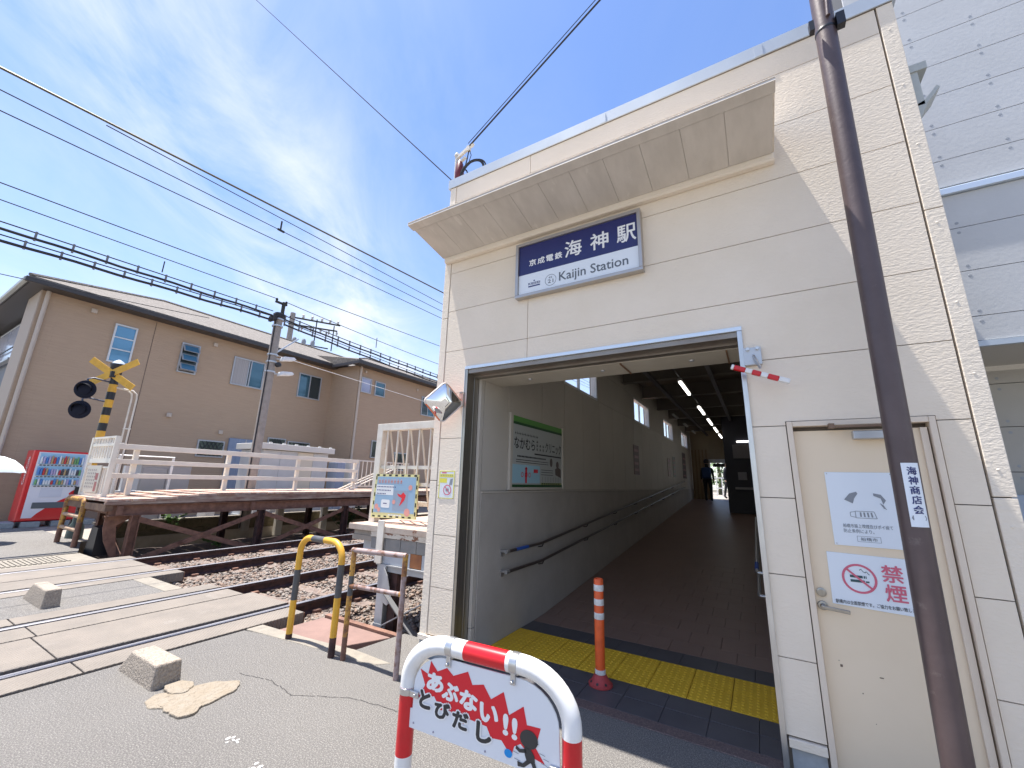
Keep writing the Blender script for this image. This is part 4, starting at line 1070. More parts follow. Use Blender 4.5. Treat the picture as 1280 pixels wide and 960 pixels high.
for k in range(1, 9): a = math.pi / 2 - math.pi / 2 * k / 8; pts.append((Rx - HR + HR * math.cos(a), 2.82 - .01 * k / 8, HT - HR + HR * math.sin(a)))
for z in np.linspace(HT - HR, -.06, 40)[1:]: pts.append((Rx, 2.81, float(z)))
S = .06
t = MB(); banded(t, pts, .031, [(S + .06, 2), (S + .36, 0), (S + .66, 1), (S + 1.13, 0), (S + 1.33, 1), (S + 1.75, 0), (S + 2.05, 1), (S + 2.38, 0), (9, 2)])
t.build('hoop', [YELLOW, DARKBAND, RUST_D], hp)
h2 = thing('ladder_barrier', 'rusty two-bar pipe barrier beside the striped hoop, next to the building corner', 'barrier', (-3.05, 2.83, 0))
def zl(x, a, b): return [(x, 2.83, float(z)) for z in np.linspace(a, b, 30)]
t = MB(); banded(t, zl(-3.405, -.05, .95), .024, [(.25, 2), (.58, 0), (.76, 1), (9, 0)], 12); t.build('post', [YELLOW_R, DARKBAND, RUST], h2)
t = MB(); banded(t, zl(-2.735, -.05, .965), .024, [(.84, 2), (9, 0)], 12); t.build('post', [YELLOW_R, DARKBAND, PIPE_R], h2)
t = MB(); t.tube([(-3.425, 2.83, .935), (-2.72, 2.83, .955)], .0235, 12); t.build('crossbar', PIPE_R, h2)
t = MB(); t.tube([(-3.40, 2.83, .622), (-2.74, 2.83, .642)], .021, 12); t.build('crossbar', PIPE_R, h2)
t = MB()
for x, z in ((-3.405, .622), (-2.735, .642)): t.tube([(x - (.03 if x > -3 else -.0), 2.83, z), (x + (.0 if x > -3 else .06), 2.83, z)], .0245, 12)
t.build('sleeve', YELLOW_R, h2)

# ---- concrete wheel blocks
def wheel_block(lab, x0, x1, y0, y1, h, ins):
    c = [( x0, y0), (x1, y0), (x1, y1), (x0, y1)]
    mb = MB(); mb.v = [(x, y, -.02) for x, y in c] + [(x0 + ins * 2.2, y0 + .02, h), (x1 - ins * .2, y0 + .015, h), (x1 - ins * .2, y1 - .015, h), (x0 + ins * 2.2, y1 - .02, h)]
    for q in ((0, 3, 2, 1), (4, 5, 6, 7), (0, 1, 5, 4), (1, 2, 6, 5), (2, 3, 7, 6), (3, 0, 4, 7)): mb.face(list(q))
    o = mb.build('concrete_block', BLOCKM, None, .018, seg=3); return tag(o, lab, 'concrete block', 'weathered blocks beside the rails')
wheel_block('weathered trapezoid concrete block beside the pale mortar patch, nearest one', -4.80, -4.10, 1.665, 1.865, .168, .085)
wheel_block('weathered concrete block between the two railway tracks, farther one', -8.30, -7.45, 1.74, 1.91, .20, .11)

# ================================================================== near platform end left of the building
npf = thing('near_platform', 'end of the near station platform on steel legs beside the building corner', 'platform', (-3.9, 4.2, 0))
PT = 1.03
box('deck', mat('platform_deck', (.46, .27, .21), .85, col2=(.52, .42, .34), nscale=6), npf, -4.70, -2.75, 3.82, 40, PT - .06, PT, .006)
t = MB(); t.box(-4.73, -2.76, 3.795, 3.819, PT - .075, PT - .005); t.build('edge_cap', mat('stained_edge_cap', (.46, .40, .34), .8, col2=(.36, .28, .23), nscale=6, col3=(.22, .11, .07), n3scale=8, n3lo=.58, n3hi=.66), npf, .004)
t = MB(); t.box(-4.30, -2.76, 3.80, 3.83, PT - .135, PT - .076); t.build('rusty_edge', mat('peeling_white', (.60, .55, .46), .8, col2=(.52, .46, .38), nscale=5, col3=(.20, .09, .05), n3scale=9, n3lo=.52, n3hi=.57, stretch=(1, 1, 2.5)), npf)
GB = mat('grey_fascia_block', (.20, .20, .195), .9, col2=(.26, .25, .235), nscale=6, bump=.3, bscale=40)
for i in range(6):
    a = -4.30 + i * .258
    box('fascia_block', GB, npf, a + .003, a + .254, 3.812, 3.95, PT - .275, PT - .139, .004)
t = MB(); t.box(-4.66, -2.8, 3.84, 3.94, PT - .137, PT - .08); t.box(-4.68, -4.31, 3.83, 3.95, PT - .20, PT - .139); t.build('under_board', CONC, npf)
BG = mat('bluegrey_sheet', (.37, .40, .44), .6, col2=(.43, .45, .48), nscale=4, col3=(.25, .15, .1), n3scale=10, n3lo=.68, n3hi=.72)
box('fascia_sheet', BG, npf, -4.22, -3.62, 3.82, 3.95, PT - .435, PT - .278)
box('rust_patch', mat('orange_rust', (.36, .15, .06), .85, col2=(.25, .10, .045), nscale=9), npf, -3.615, -3.44, 3.82, 3.95, PT - .43, PT - .278)
box('fascia_sheet', BG, npf, -3.435, -2.8, 3.822, 3.95, PT - .435, PT - .278)
box('fascia_sheet', BG, npf, -4.60, -4.26, 3.96, 4.06, PT - .40, PT - .2)
GS = mat('grey_painted_steel', (.40, .41, .42), .55, col2=(.33, .33, .33), nscale=5, col3=(.22, .12, .08), n3scale=12, n3lo=.66, n3hi=.72)
t = MB(); t.box(-4.16, -2.8, 3.80, 3.86, PT - .45, PT - .438); t.box(-4.16, -2.8, 3.83, 3.84, PT - .52, PT - .451); t.build('edge_beam', GS, npf)
t = MB(); t.box(-4.10, -3.98, 3.80, 3.812, -.1, PT - .45); t.box(-4.045, -4.035, 3.8125, 3.94, -.1, PT - .45); t.box(-4.11, -3.97, 3.795, 3.80, -.12, -.06) ; t.build('leg', GS, npf)
t = MB(); t.box(-3.96, -3.84, 3.86, 3.98, -.2, PT - .45); t.build('leg', RUST_D, npf)
t = MB(); t.prism([(-4.0, PT - .46), (-3.93, PT - .55), (-3.83, .22), (-3.90, .16), (-4.0, .20)], 'y', 3.782, 3.792); t.build('gusset', GS, npf)
t = MB(); t.bar((-3.95, 3.78, -.06), (-3.2, 3.78, .34), .012, .075, (0, -1, 0)); t.build('brace', GS, npf)
t = MB(); t.bar((-3.92, 3.765, .30), (-3.25, 3.765, -.2), .012, .07, (0, -1, 0)); t.build('brace', mat('dark_grey_steel', (.16, .16, .165), .6), npf)
for y in (6.2, 8.6, 11, 13.4):
    t = MB(); t.box(-4.25, -4.10, y, y + .14, -.3, PT - .08); t.build('leg', RUST_D, npf)
t = MB(); t.box(-4.45, -2.8, 3.97, 40, PT - .3, PT - .06); t.build('side_beam', RUST_D, npf)
# end fence on the near platform
ef = thing('platform_end_fence', 'tall white barred fence at the end of the near platform', 'fence', (-3.9, 4.1, PT))
FY = 4.10
t = MB(); t.box(-4.66, -4.55, FY - .05, FY + .05, PT, 2.37); t.build('post', WHITE_OLD, ef, .004)
t = MB(); t.box(-4.17, -4.06, FY - .32, FY - .30, .60, 1.10); t.build('foot_post', WHITE_OLD, ef, .004)
t = MB(); t.box(-4.549, -2.96, FY - .05, FY + .05, 2.27, 2.37); t.build('top_rail', WHITE_OLD, ef, .004)
for z in (1.74, 1.52): box('rail', WHITE_OLD, ef, -4.549, -2.96, FY - .02, FY + .02, z, z + .045)
t = MB(); t.box(-4.60, -2.96, FY + .38, FY + .44, 1.24, 1.30); t.build('rail', WHITE_OLD, ef)
for i in range(8):
    x = -4.46 + i * .20
    t = MB(); t.bar((x, FY - .025, 2.27), (x, FY - .025, 1.55), .02, .02, (0, 1, 0)); t.build('bar', WHITE_OLD, ef)
    t = MB(); t.bar((x - .02, FY + .03, 2.27), (x - .13, FY + .40, 1.2), .018, .018, (0, 1, 0)); t.build('stay', WHITE_OLD, ef)
# safety poster on the fence
sp_ = thing('safety_poster', 'yellow and black bordered blue safety poster on the platform fence', 'poster', (-4.18, FY - .06, 1.37))
sx0, sx1, sz0, sz1 = -4.565, -3.775, 1.092, 1.668
MB().prism([(sx0 - .03, sz0), (sx1 + .0, sz0 + .02), (sx1, sz1), (sx0, sz1)], 'y', FY - .075, FY - .06).build('board', mat('pale_yellow_print', (.66, .63, .30), .5), sp_)
ft = plane((0, FY - .075, 0), FX, FZ)
t = MB(); shape(t, ft, [(sx0 + .012, sz0 + .07), (sx1 - .035, sz0 + .085), (sx1 - .035, sz1 - .035), (sx0 + .04, sz1 - .035)]); prt(t, 'blue_print', SKYBLUE, sp_)
t = MB()
for i in range(7): rect(t, ft, sx0 + .02 + i * .116, sx0 + .07 + i * .116, sz1 - .028, sz1 - .004, .002)
for i in range(7): rect(t, ft, sx0 + .0 + i * .11, sx0 + .05 + i * .11, sz0 + .012 + i * .0025, sz0 + .032 + i * .0025, .002)
for i in range(5): rect(t, ft, sx1 - .027, sx1 - .006, sz0 + .06 + i * .11, sz0 + .11 + i * .11, .002); rect(t, ft, sx0 - .012 + i * .005, sx0 + .008 + i * .005, sz0 + .06 + i * .11, sz0 + .11 + i * .11, .002)
prt(t, 'hazard_mark', INK, sp_)
t = MB()
for i in range(8):
    a = sx0 + .065 + i * .058; seg(t, ft, (a, 1.575), (a + .042, 1.575), .012, .003); seg(t, ft, (a + .02, 1.548), (a + .02, 1.604), .012, .003); seg(t, ft, (a + .004, 1.552), (a + .038, 1.556), .009, .003)
prt(t, 'title_print', PRINTPINK, sp_)
t = MB()
for r0, z in enumerate((1.50, 1.455, 1.41)):
    for i in range(12 - 3 * r0): a = sx0 + .05 + i * .03; seg(t, ft, (a, z), (a + .02, z), .014, .003)
seg(t, ft, (sx0 + .19, 1.285), (sx0 + .26, 1.285), .012, .0045)
prt(t, 'text_print', INK_BLUE, sp_)
t = MB(); shape(t, ft, rbox(sx0 + .15, sx0 + .31, 1.23, 1.335, .02, 3), .003)
for i in range(5): rect(t, ft, sx0 + .30 + i * .05, sx0 + .34 + i * .05, sz0 + .045, sz0 + .06, .003)
rect(t, ft, sx0 + .03, sx0 + .36, 1.395, 1.525, .002)
prt(t, 'white_print', PALEPRINT, sp_)
t = MB(); shape(t, ft, [(-4.13, 1.42), (-4.06, 1.405), (-4.02, 1.44), (-3.97, 1.40), (-3.99, 1.34), (-4.04, 1.29), (-4.08, 1.26), (-4.05, 1.33), (-4.04, 1.365), (-4.10, 1.385)], .003); prt(t, 'red_print', REDSIGN, sp_)
t = MB(); rect(t, ft, -4.20, -3.93, 1.20, 1.46, .0022); prt(t, 'panel_print', mat('print_slate', (.26, .33, .42), .5), sp_)
t = MB()
for cx_, cz_, r0 in ((-3.90, 1.50, .035), (-4.50, 1.24, .035), (-4.45, 1.20, .03), (-3.93, 1.19, .05), (-4.18, 1.31, .03)): circ(t, ft, cx_, cz_, r0, 14, .0034)
kind(prt(t, 'figure_print', PRINTPINK, sp_), 'stuff')

# ================================================================== far platform
fp_ = thing('far_platform', 'rusty steel far platform with faded red plank deck across the tracks', 'platform', (-12.3, 6, 0))
DX0, DX1 = -13.95, -11.42
def dz(y): return 1.04 if y < 3.6 else min(1.155, 1.04 + (y - 3.6) * .08)
for i in range(46):
    y = 3.22 + i * .40; e_ = nrg.uniform(-.03, .03)
    MB().box(DX0, DX1 + e_, y + .004, y + .394, dz(y) - .05, dz(y)).build('plank', PLANKR, fp_)
ed = MB(); ed.prism([(3.2, .93), (21.6, 1.045), (21.6, 1.10), (5.0, 1.10), (3.6, .985), (3.2, .985)], 'x', DX1 - .09, DX1 - .012); ed.build('edge_board', mat('weathered_edge_timber', (.40, .32, .26), .9, col2=(.20, .11, .085), nscale=4, stretch=(1, .5, 3)), fp_)
def ibeam(name, x, y0, y1, z0, z1, w, m_):
    t = MB(); t.box(x - w / 2, x + w / 2, y0, y1, z0, z0 + .014); t.box(x - w / 2, x + w / 2, y0, y1, z1 - .014, z1); t.box(x - .006, x + .006, y0, y1, z0 + .0145, z1 - .0145); t.build(name, m_, fp_)
ibeam('edge_beam', -11.50, 3.3, 22, .70, .925, .12, RUST)
ibeam('edge_beam', -13.4, 3.3, 22, .70, .925, .12, RUST)
for y in (3.45, 6.1, 8.7, 11.3, 13.9):
    t = MB(); t.box(-13.4, -11.42, y - .05, y + .05, .72, .90); t.build('cross_beam', RUST, fp_)
for i, y in enumerate((3.74, 6.36, 9.0, 11.6, 14.2)):
    for x in (-11.48, -13.35):
        t = MB(); t.box(x - .075, x + .075, y - .075, y - .06, -.35, .70); t.box(x - .075, x + .075, y + .06, y + .075, -.35, .70); t.box(x - .006, x + .006, y - .0595, y + .0595, -.35, .70); t.build('leg', RUST if i < 1 else RUST_D, fp_)
for i, (y0_, y1_) in enumerate(((3.8, 6.3), (6.42, 8.95), (9.06, 11.55))):
    t = MB(); t.bar((-11.44, y0_, .62), (-11.44, y1_, -.25), .11, .016, (1, 0, 0)); t.build('brace', RUST, fp_)
    t = MB(); t.bar((-11.47, y0_, -.25), (-11.47, y1_, .62), .11, .016, (1, 0, 0)); t.build('brace', RUST, fp_)
    ym = (y0_ + y1_) / 2
    t = MB(); t.prism([(ym - .42, .10), (ym + .32, .36), (ym + .42, .28), (ym - .30, .02)], 'x', -11.43, -11.42); t.build('gusset', RUST, fp_)
t = MB(); t.prism([(3.3, .93), (3.3, .45), (3.36, .2), (3.5, -.1), (3.62, -.15), (3.55, .2), (3.5, .5), (3.8, .70), (3.8, .93)], 'x', -11.62, -11.60); t.build('end_plate', RUST, fp_)
t = MB(); t.bar((-11.6, 3.6, .62), (-12.9, 3.6, -.2), .016, .09, (0, 1, 0)); t.bar((-11.6, 3.66, -.1), (-12.9, 3.66, .6), .016, .09, (0, 1, 0)); t.build('brace', RUST, fp_)
# end ramp beam and little black cover below the end
t = MB(); t.box(-13.9, -11.45, 3.22, 3.34, .80, .93); t.build('end_beam', mat('brown_timber', (.19, .12, .075), .9, col2=(.12, .07, .05), nscale=6), fp_)
t = MB(); t.prism([(-12.35, -.1), (-11.85, -.1), (-11.85, .45), (-12.2, .47)], 'y', 3.3, 3.6); tag(t.build('cable_cover', BLACK), 'black cover box under the left end of the rusty platform', 'cover')
# railing along the back of the deck
fr_ = thing('platform_railing', 'cream steel railing with three rails along the far platform', 'railing', (-13, 7, 1.1))
for y in (3.98, 6.05, 8.15, 10.40): box('post', CREAMRAIL, fr_, -13.05, -12.96, y - .05, y + .05, 1.06, 2.17)
for z, h_ in ((2.13, .10), (1.79, .085), (1.46, .085)): box('rail', CREAMRAIL, fr_, -12.955, -12.90, 3.5, 10.46, z - .015, z + h_ + .01, .006)
# white barred gate with stair rails beyond it
gt = thing('platform_gate', 'white barred gate and stair rails beyond the cream railing', 'gate', (-13, 11.5, 1.1))
box('top_rail', WHITE_OLD, gt, -13.03, -12.97, 10.5, 13.2, 2.20, 2.25); box('bottom_rail', WHITE_OLD, gt, -13.03, -12.97, 10.5, 13.2, 1.25, 1.30)
for i in range(14): box('bar', WHITE_OLD, gt, -13.012, -12.988, 10.55 + i * .2, 10.575 + i * .2, 1.30, 2.20)
for i in range(3):
    t = MB(); t.bar((-12.7 - .3 * i, 10.0, 1.15), (-12.7 - .3 * i, 12.6, 2.15), .04, .04); t.build('stair_rail', WHITE_OLD, gt)
# barred end panel with a small notice
ep = thing('louvred_fence', 'white louvred end panel on the left end of the far platform', 'fence', (-13.1, 3.4, 1.0))
EY = 3.40
for x in (-13.9, -12.33): box('post', CREAMRAIL, ep, x - .06 if x > -13 else x, x if x > -13 else x + .09, EY - .04, EY + .04, .98, 2.38)
for z, h_ in ((2.34, .045), (2.16, .06), (1.78, .10), (1.66, .04), (1.04, .06)): box('rail', CREAMRAIL, ep, -13.809, -12.391, EY - .025, EY + .025, z, z + h_)
for i in range(9): box('bar', CREAMRAIL, ep, -13.76 + i * .16, -13.70 + i * .16, EY - .015, EY + .015, 1.881, 2.159)
for i in range(9): box('bar', CREAMRAIL, ep, -13.76 + i * .16, -13.72 + i * .16, EY - .015, EY + .015, 1.10, 1.659)
for i in range(7): box('bar', CREAMRAIL, ep, -13.70 + i * .18, -13.66 + i * .18, EY - .015, EY + .015, 2.221, 2.339)
nt_ = thing('platform_notice', 'small pale notice board on the white end panel of the far platform', 'notice', (-13.1, 3.35, 1.4))
box('board', mat('notice_cream', (.60, .55, .46), .6), nt_, -13.62, -12.75, EY - .05, EY - .03, 1.12, 1.72)
t = MB(); fq = plane((0, EY - .05, 0), FX, FZ)
for i in range(5):
    for j in range(6): rect(t, fq, -13.55 + i * .12, -13.49 + i * .12, 1.22 + j * .075, 1.26 + j * .075, .002)
prt(t, 'text_print', mat('print_brown_grey', (.30, .24, .22), .6), nt_)
t = MB(); rect(t, fq, -12.95, -12.80, 1.15, 1.36, .002); rect(t, fq, -13.0, -12.82, 1.40, 1.55, .002); prt(t, 'red_print', mat('print_maroon', (.35, .12, .11), .6), nt_)
# yellow rusty ladder barrier at the platform end
lb = thing('ladder_barrier', 'rusty yellow ladder shaped barrier in front of the red vending machine', 'barrier', (-13.3, 3.24, 0))
yx0, yx1, yY = -13.90, -12.72, 3.22
lp = []
for z in np.linspace(-.05, .86, 14): lp.append((yx0, yY, float(z)))
for k in range(1, 7): a = math.pi - math.pi / 2 * k / 6; lp.append((yx0 + .12 + .12 * math.cos(a), yY, .86 + .12 * math.sin(a)))
for x in np.linspace(yx0 + .12, yx1 - .12, 8)[1:]: lp.append((float(x), yY, .98))
for k in range(1, 7): a = math.pi / 2 - math.pi / 2 * k / 6; lp.append((yx1 - .12 + .12 * math.cos(a), yY, .86 + .12 * math.sin(a)))
for z in np.linspace(.86, -.05, 14)[1:]: lp.append((yx1, yY, float(z)))
t = MB(); banded(t, lp, .05, [(.35, 1), (2.6, 0), (9, 1)], 10); t.build('hoop', [YELLOW_R, RUST], lb)
for z in (.62, .34):
    t = MB(); t.tube([(yx0, yY, z), (yx1, yY, z)], .042, 10); t.build('crossbar', mat('dirty_cream_pipe', (.50, .38, .26), .6, col2=(.30, .16, .09), nscale=6), lb)

# ---- level crossing signal
cs = thing('crossing_signal', 'level crossing signal with yellow crossbuck, striped post and two black lamps', 'crossing signal', (-14.5, 3.63, 0))
cx_, cy_ = -14.5, 3.63
t = MB()
nb_ = 17
for i in range(nb_):
    t.cur = i % 2; z0_ = .55 + i * .205
    t.lathe([(.088, z0_), (.088, z0_ + .205)], (cx_, cy_, 0), 16)
t.build('post', [BLACK, YELLOW], cs)
t = MB(); t.lathe([(.16, -.05), (.15, .25), (.10, .35), (.095, .55)], (cx_, cy_, 0), 16); t.build('base', mat('dark_green_base', (.05, .07, .06), .5), cs)
t = MB(); t.lathe([(.10, 4.035), (.11, 4.06), (.11, 4.20), (.15, 4.27), (.17, 4.36), (.16, 4.385)], (cx_, cy_, 0), 16); t.build('siren', BLACK, cs)
t = MB(); t.lathe([(.14, 4.386), (.10, 4.46), (.02, 4.51)], (cx_, cy_, 0), 16); t.build('siren_cap', COPING, cs)
xc = Vector((cx_ + .12, cy_ - .10, 4.05)); dA = Vector((0, .46, .36)); 
# the crossbuck faces the road along -Y; its arms lie in the plane of the road's cross direction
uu = Vector((.80, .60, 0)).normalized()
ctr = Vector((cx_, cy_, 4.10)) + Vector((.6, -.8, 0)) * .13
for s in (1, -1):
    t = MB(); a_ = ctr - uu * .58 - Vector((0, 0, .36 * s)); b_ = ctr + uu * .58 + Vector((0, 0, .36 * s))
    t.bar(a_ + Vector((.6, -.8, 0)) * .012 * s, b_ + Vector((.6, -.8, 0)) * .012 * s, .02, .17, (0, 0, 1)); t.build('crossbuck_arm', YELLOW, cs)
t = MB(); t.box(cx_ - .05, cx_ + .16, cy_ - .14, cy_ + .0, 4.0, 4.16); t.build('crossbuck_mount', BLACK, cs)
for zz, lab in ((3.66, 0), (3.14, 0)):
    ly = cy_ - .50; lx = cx_ + .02

    ld = Vector((.72, -.60, -.12)).normalized(); lc = Vector((lx, ly, zz - .06))
    t = MB(); t.lathe([(.05, -.14), (.11, -.10), (.13, -.02), (.215, -.015), (.228, 0), (.215, .006), (.13, .010), (.125, .03), (.06, .045)], lc, 24, ld); lm = t.build('signal_lamp', mat('lamp_black', (.006, .008, .02), .6, spec=.2), cs)
    t = MB()
    hoodp = [lc + ld * .012 + Vector((0, 0, .0))]
    r0 = .15; uL = Vector((0, 0, 1)).cross(ld).normalized(); vL = ld.cross(uL)
    n_ = 10
    for i in range(n_ + 1):
        a = R_(200 - 220 * i / n_ ); p0 = lc + uL * math.cos(a) * r0 + vL * math.sin(a) * r0
        t.v.append(tuple(p0 + ld * .01)); t.v.append(tuple(p0 + ld * (.16 * max(.2, math.sin(R_(180 * i / n_))))))
    for i in range(n_): t.face([2 * i, 2 * i + 1, 2 * i + 3, 2 * i + 2], True)
    t.build('hood', BLACK, lm, recalc=False)
    t = MB(); t.tube([(cx_, cy_ - .05, zz + .22), (lx, ly + .1, zz + .26), (lx - .02, ly, zz + .22), lc - ld * .12], .022, 8); t.build('lamp_arm', mat('dark_bluish_steel', (.07, .08, .11), .4, .3), cs)
# ladder pole of the signal
lp_ = thing('signal_ladder', 'white rusty cable pipe frame standing behind the crossing signal', 'pipe', (-14.2, 4.1, 0))
t = MB()
for dx in (0, .08): t.tube([(-14.35 + dx, 4.02 + dx, 0), (-14.35 + dx, 4.02 + dx, 3.5), (-14.36 + dx, 4.0 + dx, 3.64), (-14.40 + dx, 3.92 + dx, 3.72), (-14.46, 3.68, 3.76)], .02, 8)
t.build('pipe', WHITE_OLD, lp_)
t = MB(); t.bar((-14.5, 3.7, 2.32), (-14.3, 4.08, 2.32), .03, .03); t.bar((-14.36, 4.0, 2.7), (-14.24, 4.12, 2.7), .02, .03); t.build('bracket', WHITE_OLD, lp_)

# ================================================================== vending machine
vm = thing('vending_machine', 'red and white drinks vending machine in front of the tan house', 'vending machine', (-18.4, 3.8, 0))
vx, vy0, vy1, vz0, vz1 = -18.0, 3.22, 4.42, .13, 2.14
box('cabinet', VMRED, vm, vx - .75, vx - .06, vy0, vy1, vz0, vz1, .03)
box('front', VMRED, vm, vx - .058, vx, vy0, vy1, vz0 + .02, vz1, .025)
fv = plane((vx, 0, 0), (0, 1, 0), FZ)
t = MB(); shape(t, fv, [(vy0 + .16, vz0 + .10), (vy0 + .30, vz0 + .10), (vy0 + .38, vz0 + .22), (vy0 + .60, vz0 + .44), (vy0 + .78, vz0 + .58), (vy0 + .95, vz0 + .68), (vy0 + .93, vz0 + .78), (vy0 + .97, vz0 + .83), (vy1 - .07, vz0 + .95), (vy1 - .07, vz1 - .06), (vy0 + .10, vz1 - .05), (vy0 + .10, vz0 + .10)], .003)
t.build('white_face', VMWHITE, vm, recalc=False)
wd0, wd1 = vy0 + .14, vy1 - .12
rows = [(1.74, 2.06), (1.41, 1.69), (1.14, 1.37)]
t = MB()
for a, b in rows: t.box(vx + .0035, vx + .02, wd0, wd1, a, b)
t.build('display_backdrop', VMBLUE, vm)
dr = MB(); rv = random.Random(4)
for (a, b) in rows:
    for i in range(17):
        dr.cur = rv.choice([0, 1, 2, 2, 3, 4, 5, 6, 1]); yc = wd0 + .04 + i * (wd1 - wd0 - .08) / 16; hh = (b - a) * rv.uniform(.62, .85)
        dr.lathe([(.022, a + .02), (.024, a + .03), (.024, a + hh * .7), (.012, a + hh)], (vx + .045, yc, 0), 8)
kind(dr.build('drink_bottle', CANS, vm), 'stuff')
t = MB()
for (a, b) in rows:
    for i in range(12): yc = wd0 + .03 + i * (wd1 - wd0 - .1) / 11; t.box(vx + .0045, vx + .022, yc, yc + .045, a - .042, a - .012)
kind(t.build('selection_button', VMDARK, vm), 'stuff')
box('notice_panel', mat('vm_panel', (.62, .64, .72), .3), vm, vx + .003, vx + .012, vy0 + .33, vy0 + .78, .80, 1.06, .01)
box('delivery_slot', VMDARK, vm, vx + .002, vx + .018, vy0 + .24, vy1 - .27, .49, .66, .01)
box('coin_unit', BLACK, vm, vx + .002, vx + .05, vy1 - .17, vy1 - .02, .88, 1.10, .01)
fs = plane((0, vy0, 0), FX, FZ)
t = MB(); text(t, 'Coca-Cola', fs, vx - .42, vx - .22, 1.15, 1.95, .012, .003, rot=True); prt(t, 'lettering', PRINT_W, vm)
t = MB(); rect(t, fv, vy1 - .085, vy1 - .02, 1.30, 1.62, .004); prt(t, 'side_print', VMBLUE, vm)
for i, y in enumerate((2.85, 3.35, 3.95, 4.5)):
    o = MB().box(vx - .6, vx + .02, y, y + .38, -.03, .128).build('paving_block', mat('pale_blue_block', (.34, .37, .38), .9, col2=(.26, .28, .29), nscale=20), None, .015)
    tag(o, ['pale concrete block left of the vending machine', 'pale concrete block under the left end of the vending machine', 'pale concrete block under the middle of the vending machine', 'pale concrete block under the right end of the vending machine'][i], 'concrete block', 'pale blocks under the vending machine')

# ================================================================== people
def body(name, lab, loc, yaw, joints, edges, radii, bands, group=None):
    """one continuous skinned surface; bands: list of (z upper limit, material index)"""
    me = bpy.data.meshes.new(name); c, s = math.cos(yaw), math.sin(yaw)
    me.from_pydata([(x * c - y * s, x * s + y * c, z) for x, y, z in joints], edges, [])
    o = bpy.data.objects.new(name, me); COL.objects.link(o)
    m_ = o.modifiers.new('skin', 'SKIN'); 
    for i, r in enumerate(radii): me.skin_vertices[0].data[i].radius = r if isinstance(r, tuple) else (r, r)
    me.skin_vertices[0].data[0].use_root = True
    o.modifiers.new('subdivision', 'SUBSURF').levels = 2
    dg = bpy.context.evaluated_depsgraph_get(); e = bpy.data.meshes.new_from_object(o.evaluated_get(dg))
    for q in bands[1]: e.materials.append(q)
    for p_ in e.polygons:
        p_.use_smooth = True; z = p_.center.z; x = abs(p_.center.x * c + p_.center.y * s)
        p_.material_index = bands[0](x, z)
    o.modifiers.clear(); o.data = e; o.location = loc
    return tag(o, lab, 'person', group)
JO = [(0, 0, .95), (0, 0, 1.12), (0, .0, 1.34), (0, 0, 1.47), (0, -.02, 1.56), (0, -.02, 1.66), (0, -.02, 1.72),
      (.10, 0, .88), (.11, -.02, .50), (.11, .02, .09), (.11, -.12, .04), (-.10, 0, .88), (-.12, .06, .50), (-.12, .14, .10), (-.12, .02, .04),
      (.19, 0, 1.38), (.24, .02, 1.10), (.24, -.06, .86), (.24, -.09, .78), (-.19, 0, 1.38), (-.24, .04, 1.10), (-.24, 0, .86), (-.24, -.03, .78)]
ED = [(0, 1), (1, 2), (2, 3), (3, 4), (4, 5), (5, 6), (0, 7), (7, 8), (8, 9), (9, 10), (0, 11), (11, 12), (12, 13), (13, 14), (2, 15), (15, 16), (16, 17), (17, 18), (2, 19), (19, 20), (20, 21), (21, 22)]
RA = [(.16, .12), (.15, .11), (.17, .12), .06, .075, .10, .07, .10, .065, .05, .045, .10, .065, .05, .045, .065, .048, .038, .035, .065, .048, .038, .035]
def bandf(x, z): return 2 if z > 1.49 or (x > .20 and z < .86) else (1 if z > .92 else 0)
def hair(p, m_=HAIR):
    t = MB(); l = p.location
    t.lathe([(.02, 1.60), (.098, 1.62), (.112, 1.68), (.10, 1.75), (.06, 1.79), (.01, 1.80)], (l.x, l.y + .025, l.z), 14); return t.build('hair', m_, p)
pz = fz(19.0)
p1 = body('person', 'person in dark clothes with a blue backpack walking away at the corridor end', (-1.80, 19.0, pz), math.pi, [(x * .93, y * .93, z * .93) for x, y, z in JO], ED, RA, (bandf, [CLOTH_D, CLOTH_D, SKIN]))
hair(p1).location.z -= .10
t = MB(); t.box(-1.97, -1.63, 18.68, 18.87, pz + .90, pz + 1.34); tag(t.build('backpack', CLOTH_B, None, .06, seg=3), 'blue backpack on the back of the person at the corridor end', 'backpack')
p2 = body('person', 'dark clothed person standing in the bright doorway at the corridor end', (-1.27, 22.6, 1.06), 1.2, JO, ED, RA, (bandf, [CLOTH_D, CLOTH_D, SKIN]))
hair(p2)
JU = list(JO); JU[16] = (.26, -.08, 1.14); JU[17] = (.16, -.26, 1.16); JU[18] = (.13, -.30, 1.20)
p3 = body('person', 'person in grey clothes under a pale umbrella at the left edge', (-14.95, 1.80, -.08), .6, [(x, y, z * .93) for x, y, z in JU], ED, RA, (bandf, [CLOTH_D, CLOTH_G, SKIN]))
hair(p3).location.z -= .09
um = thing('umbrella', 'pale blue white umbrella held open at the left edge', 'umbrella', (-14.85, 2.05, 1.1))
t = MB(); uc = Vector((-14.85, 2.05, 0)); N8 = 8
prof = [(.02, 1.88), (.18, 1.855), (.36, 1.775), (.50, 1.65), (.58, 1.50)]
for r, z in prof:
    for k in range(N8 * 3):
        a = 2 * math.pi * k / (N8 * 3); q = r * (1 - (.05 * (r / .58) if k % 3 else 0)); t.v.append((uc.x + q * math.cos(a), uc.y + q * math.sin(a), z + (.02 * r if k % 3 else 0)))
M3 = N8 * 3
for i in range(len(prof) - 1):
    for k in range(M3): t.face([i * M3 + k, i * M3 + (k + 1) % M3, (i + 1) * M3 + (k + 1) % M3, (i + 1) * M3 + k], True)
t.build('canopy', UMB, um, recalc=False)
t = MB()
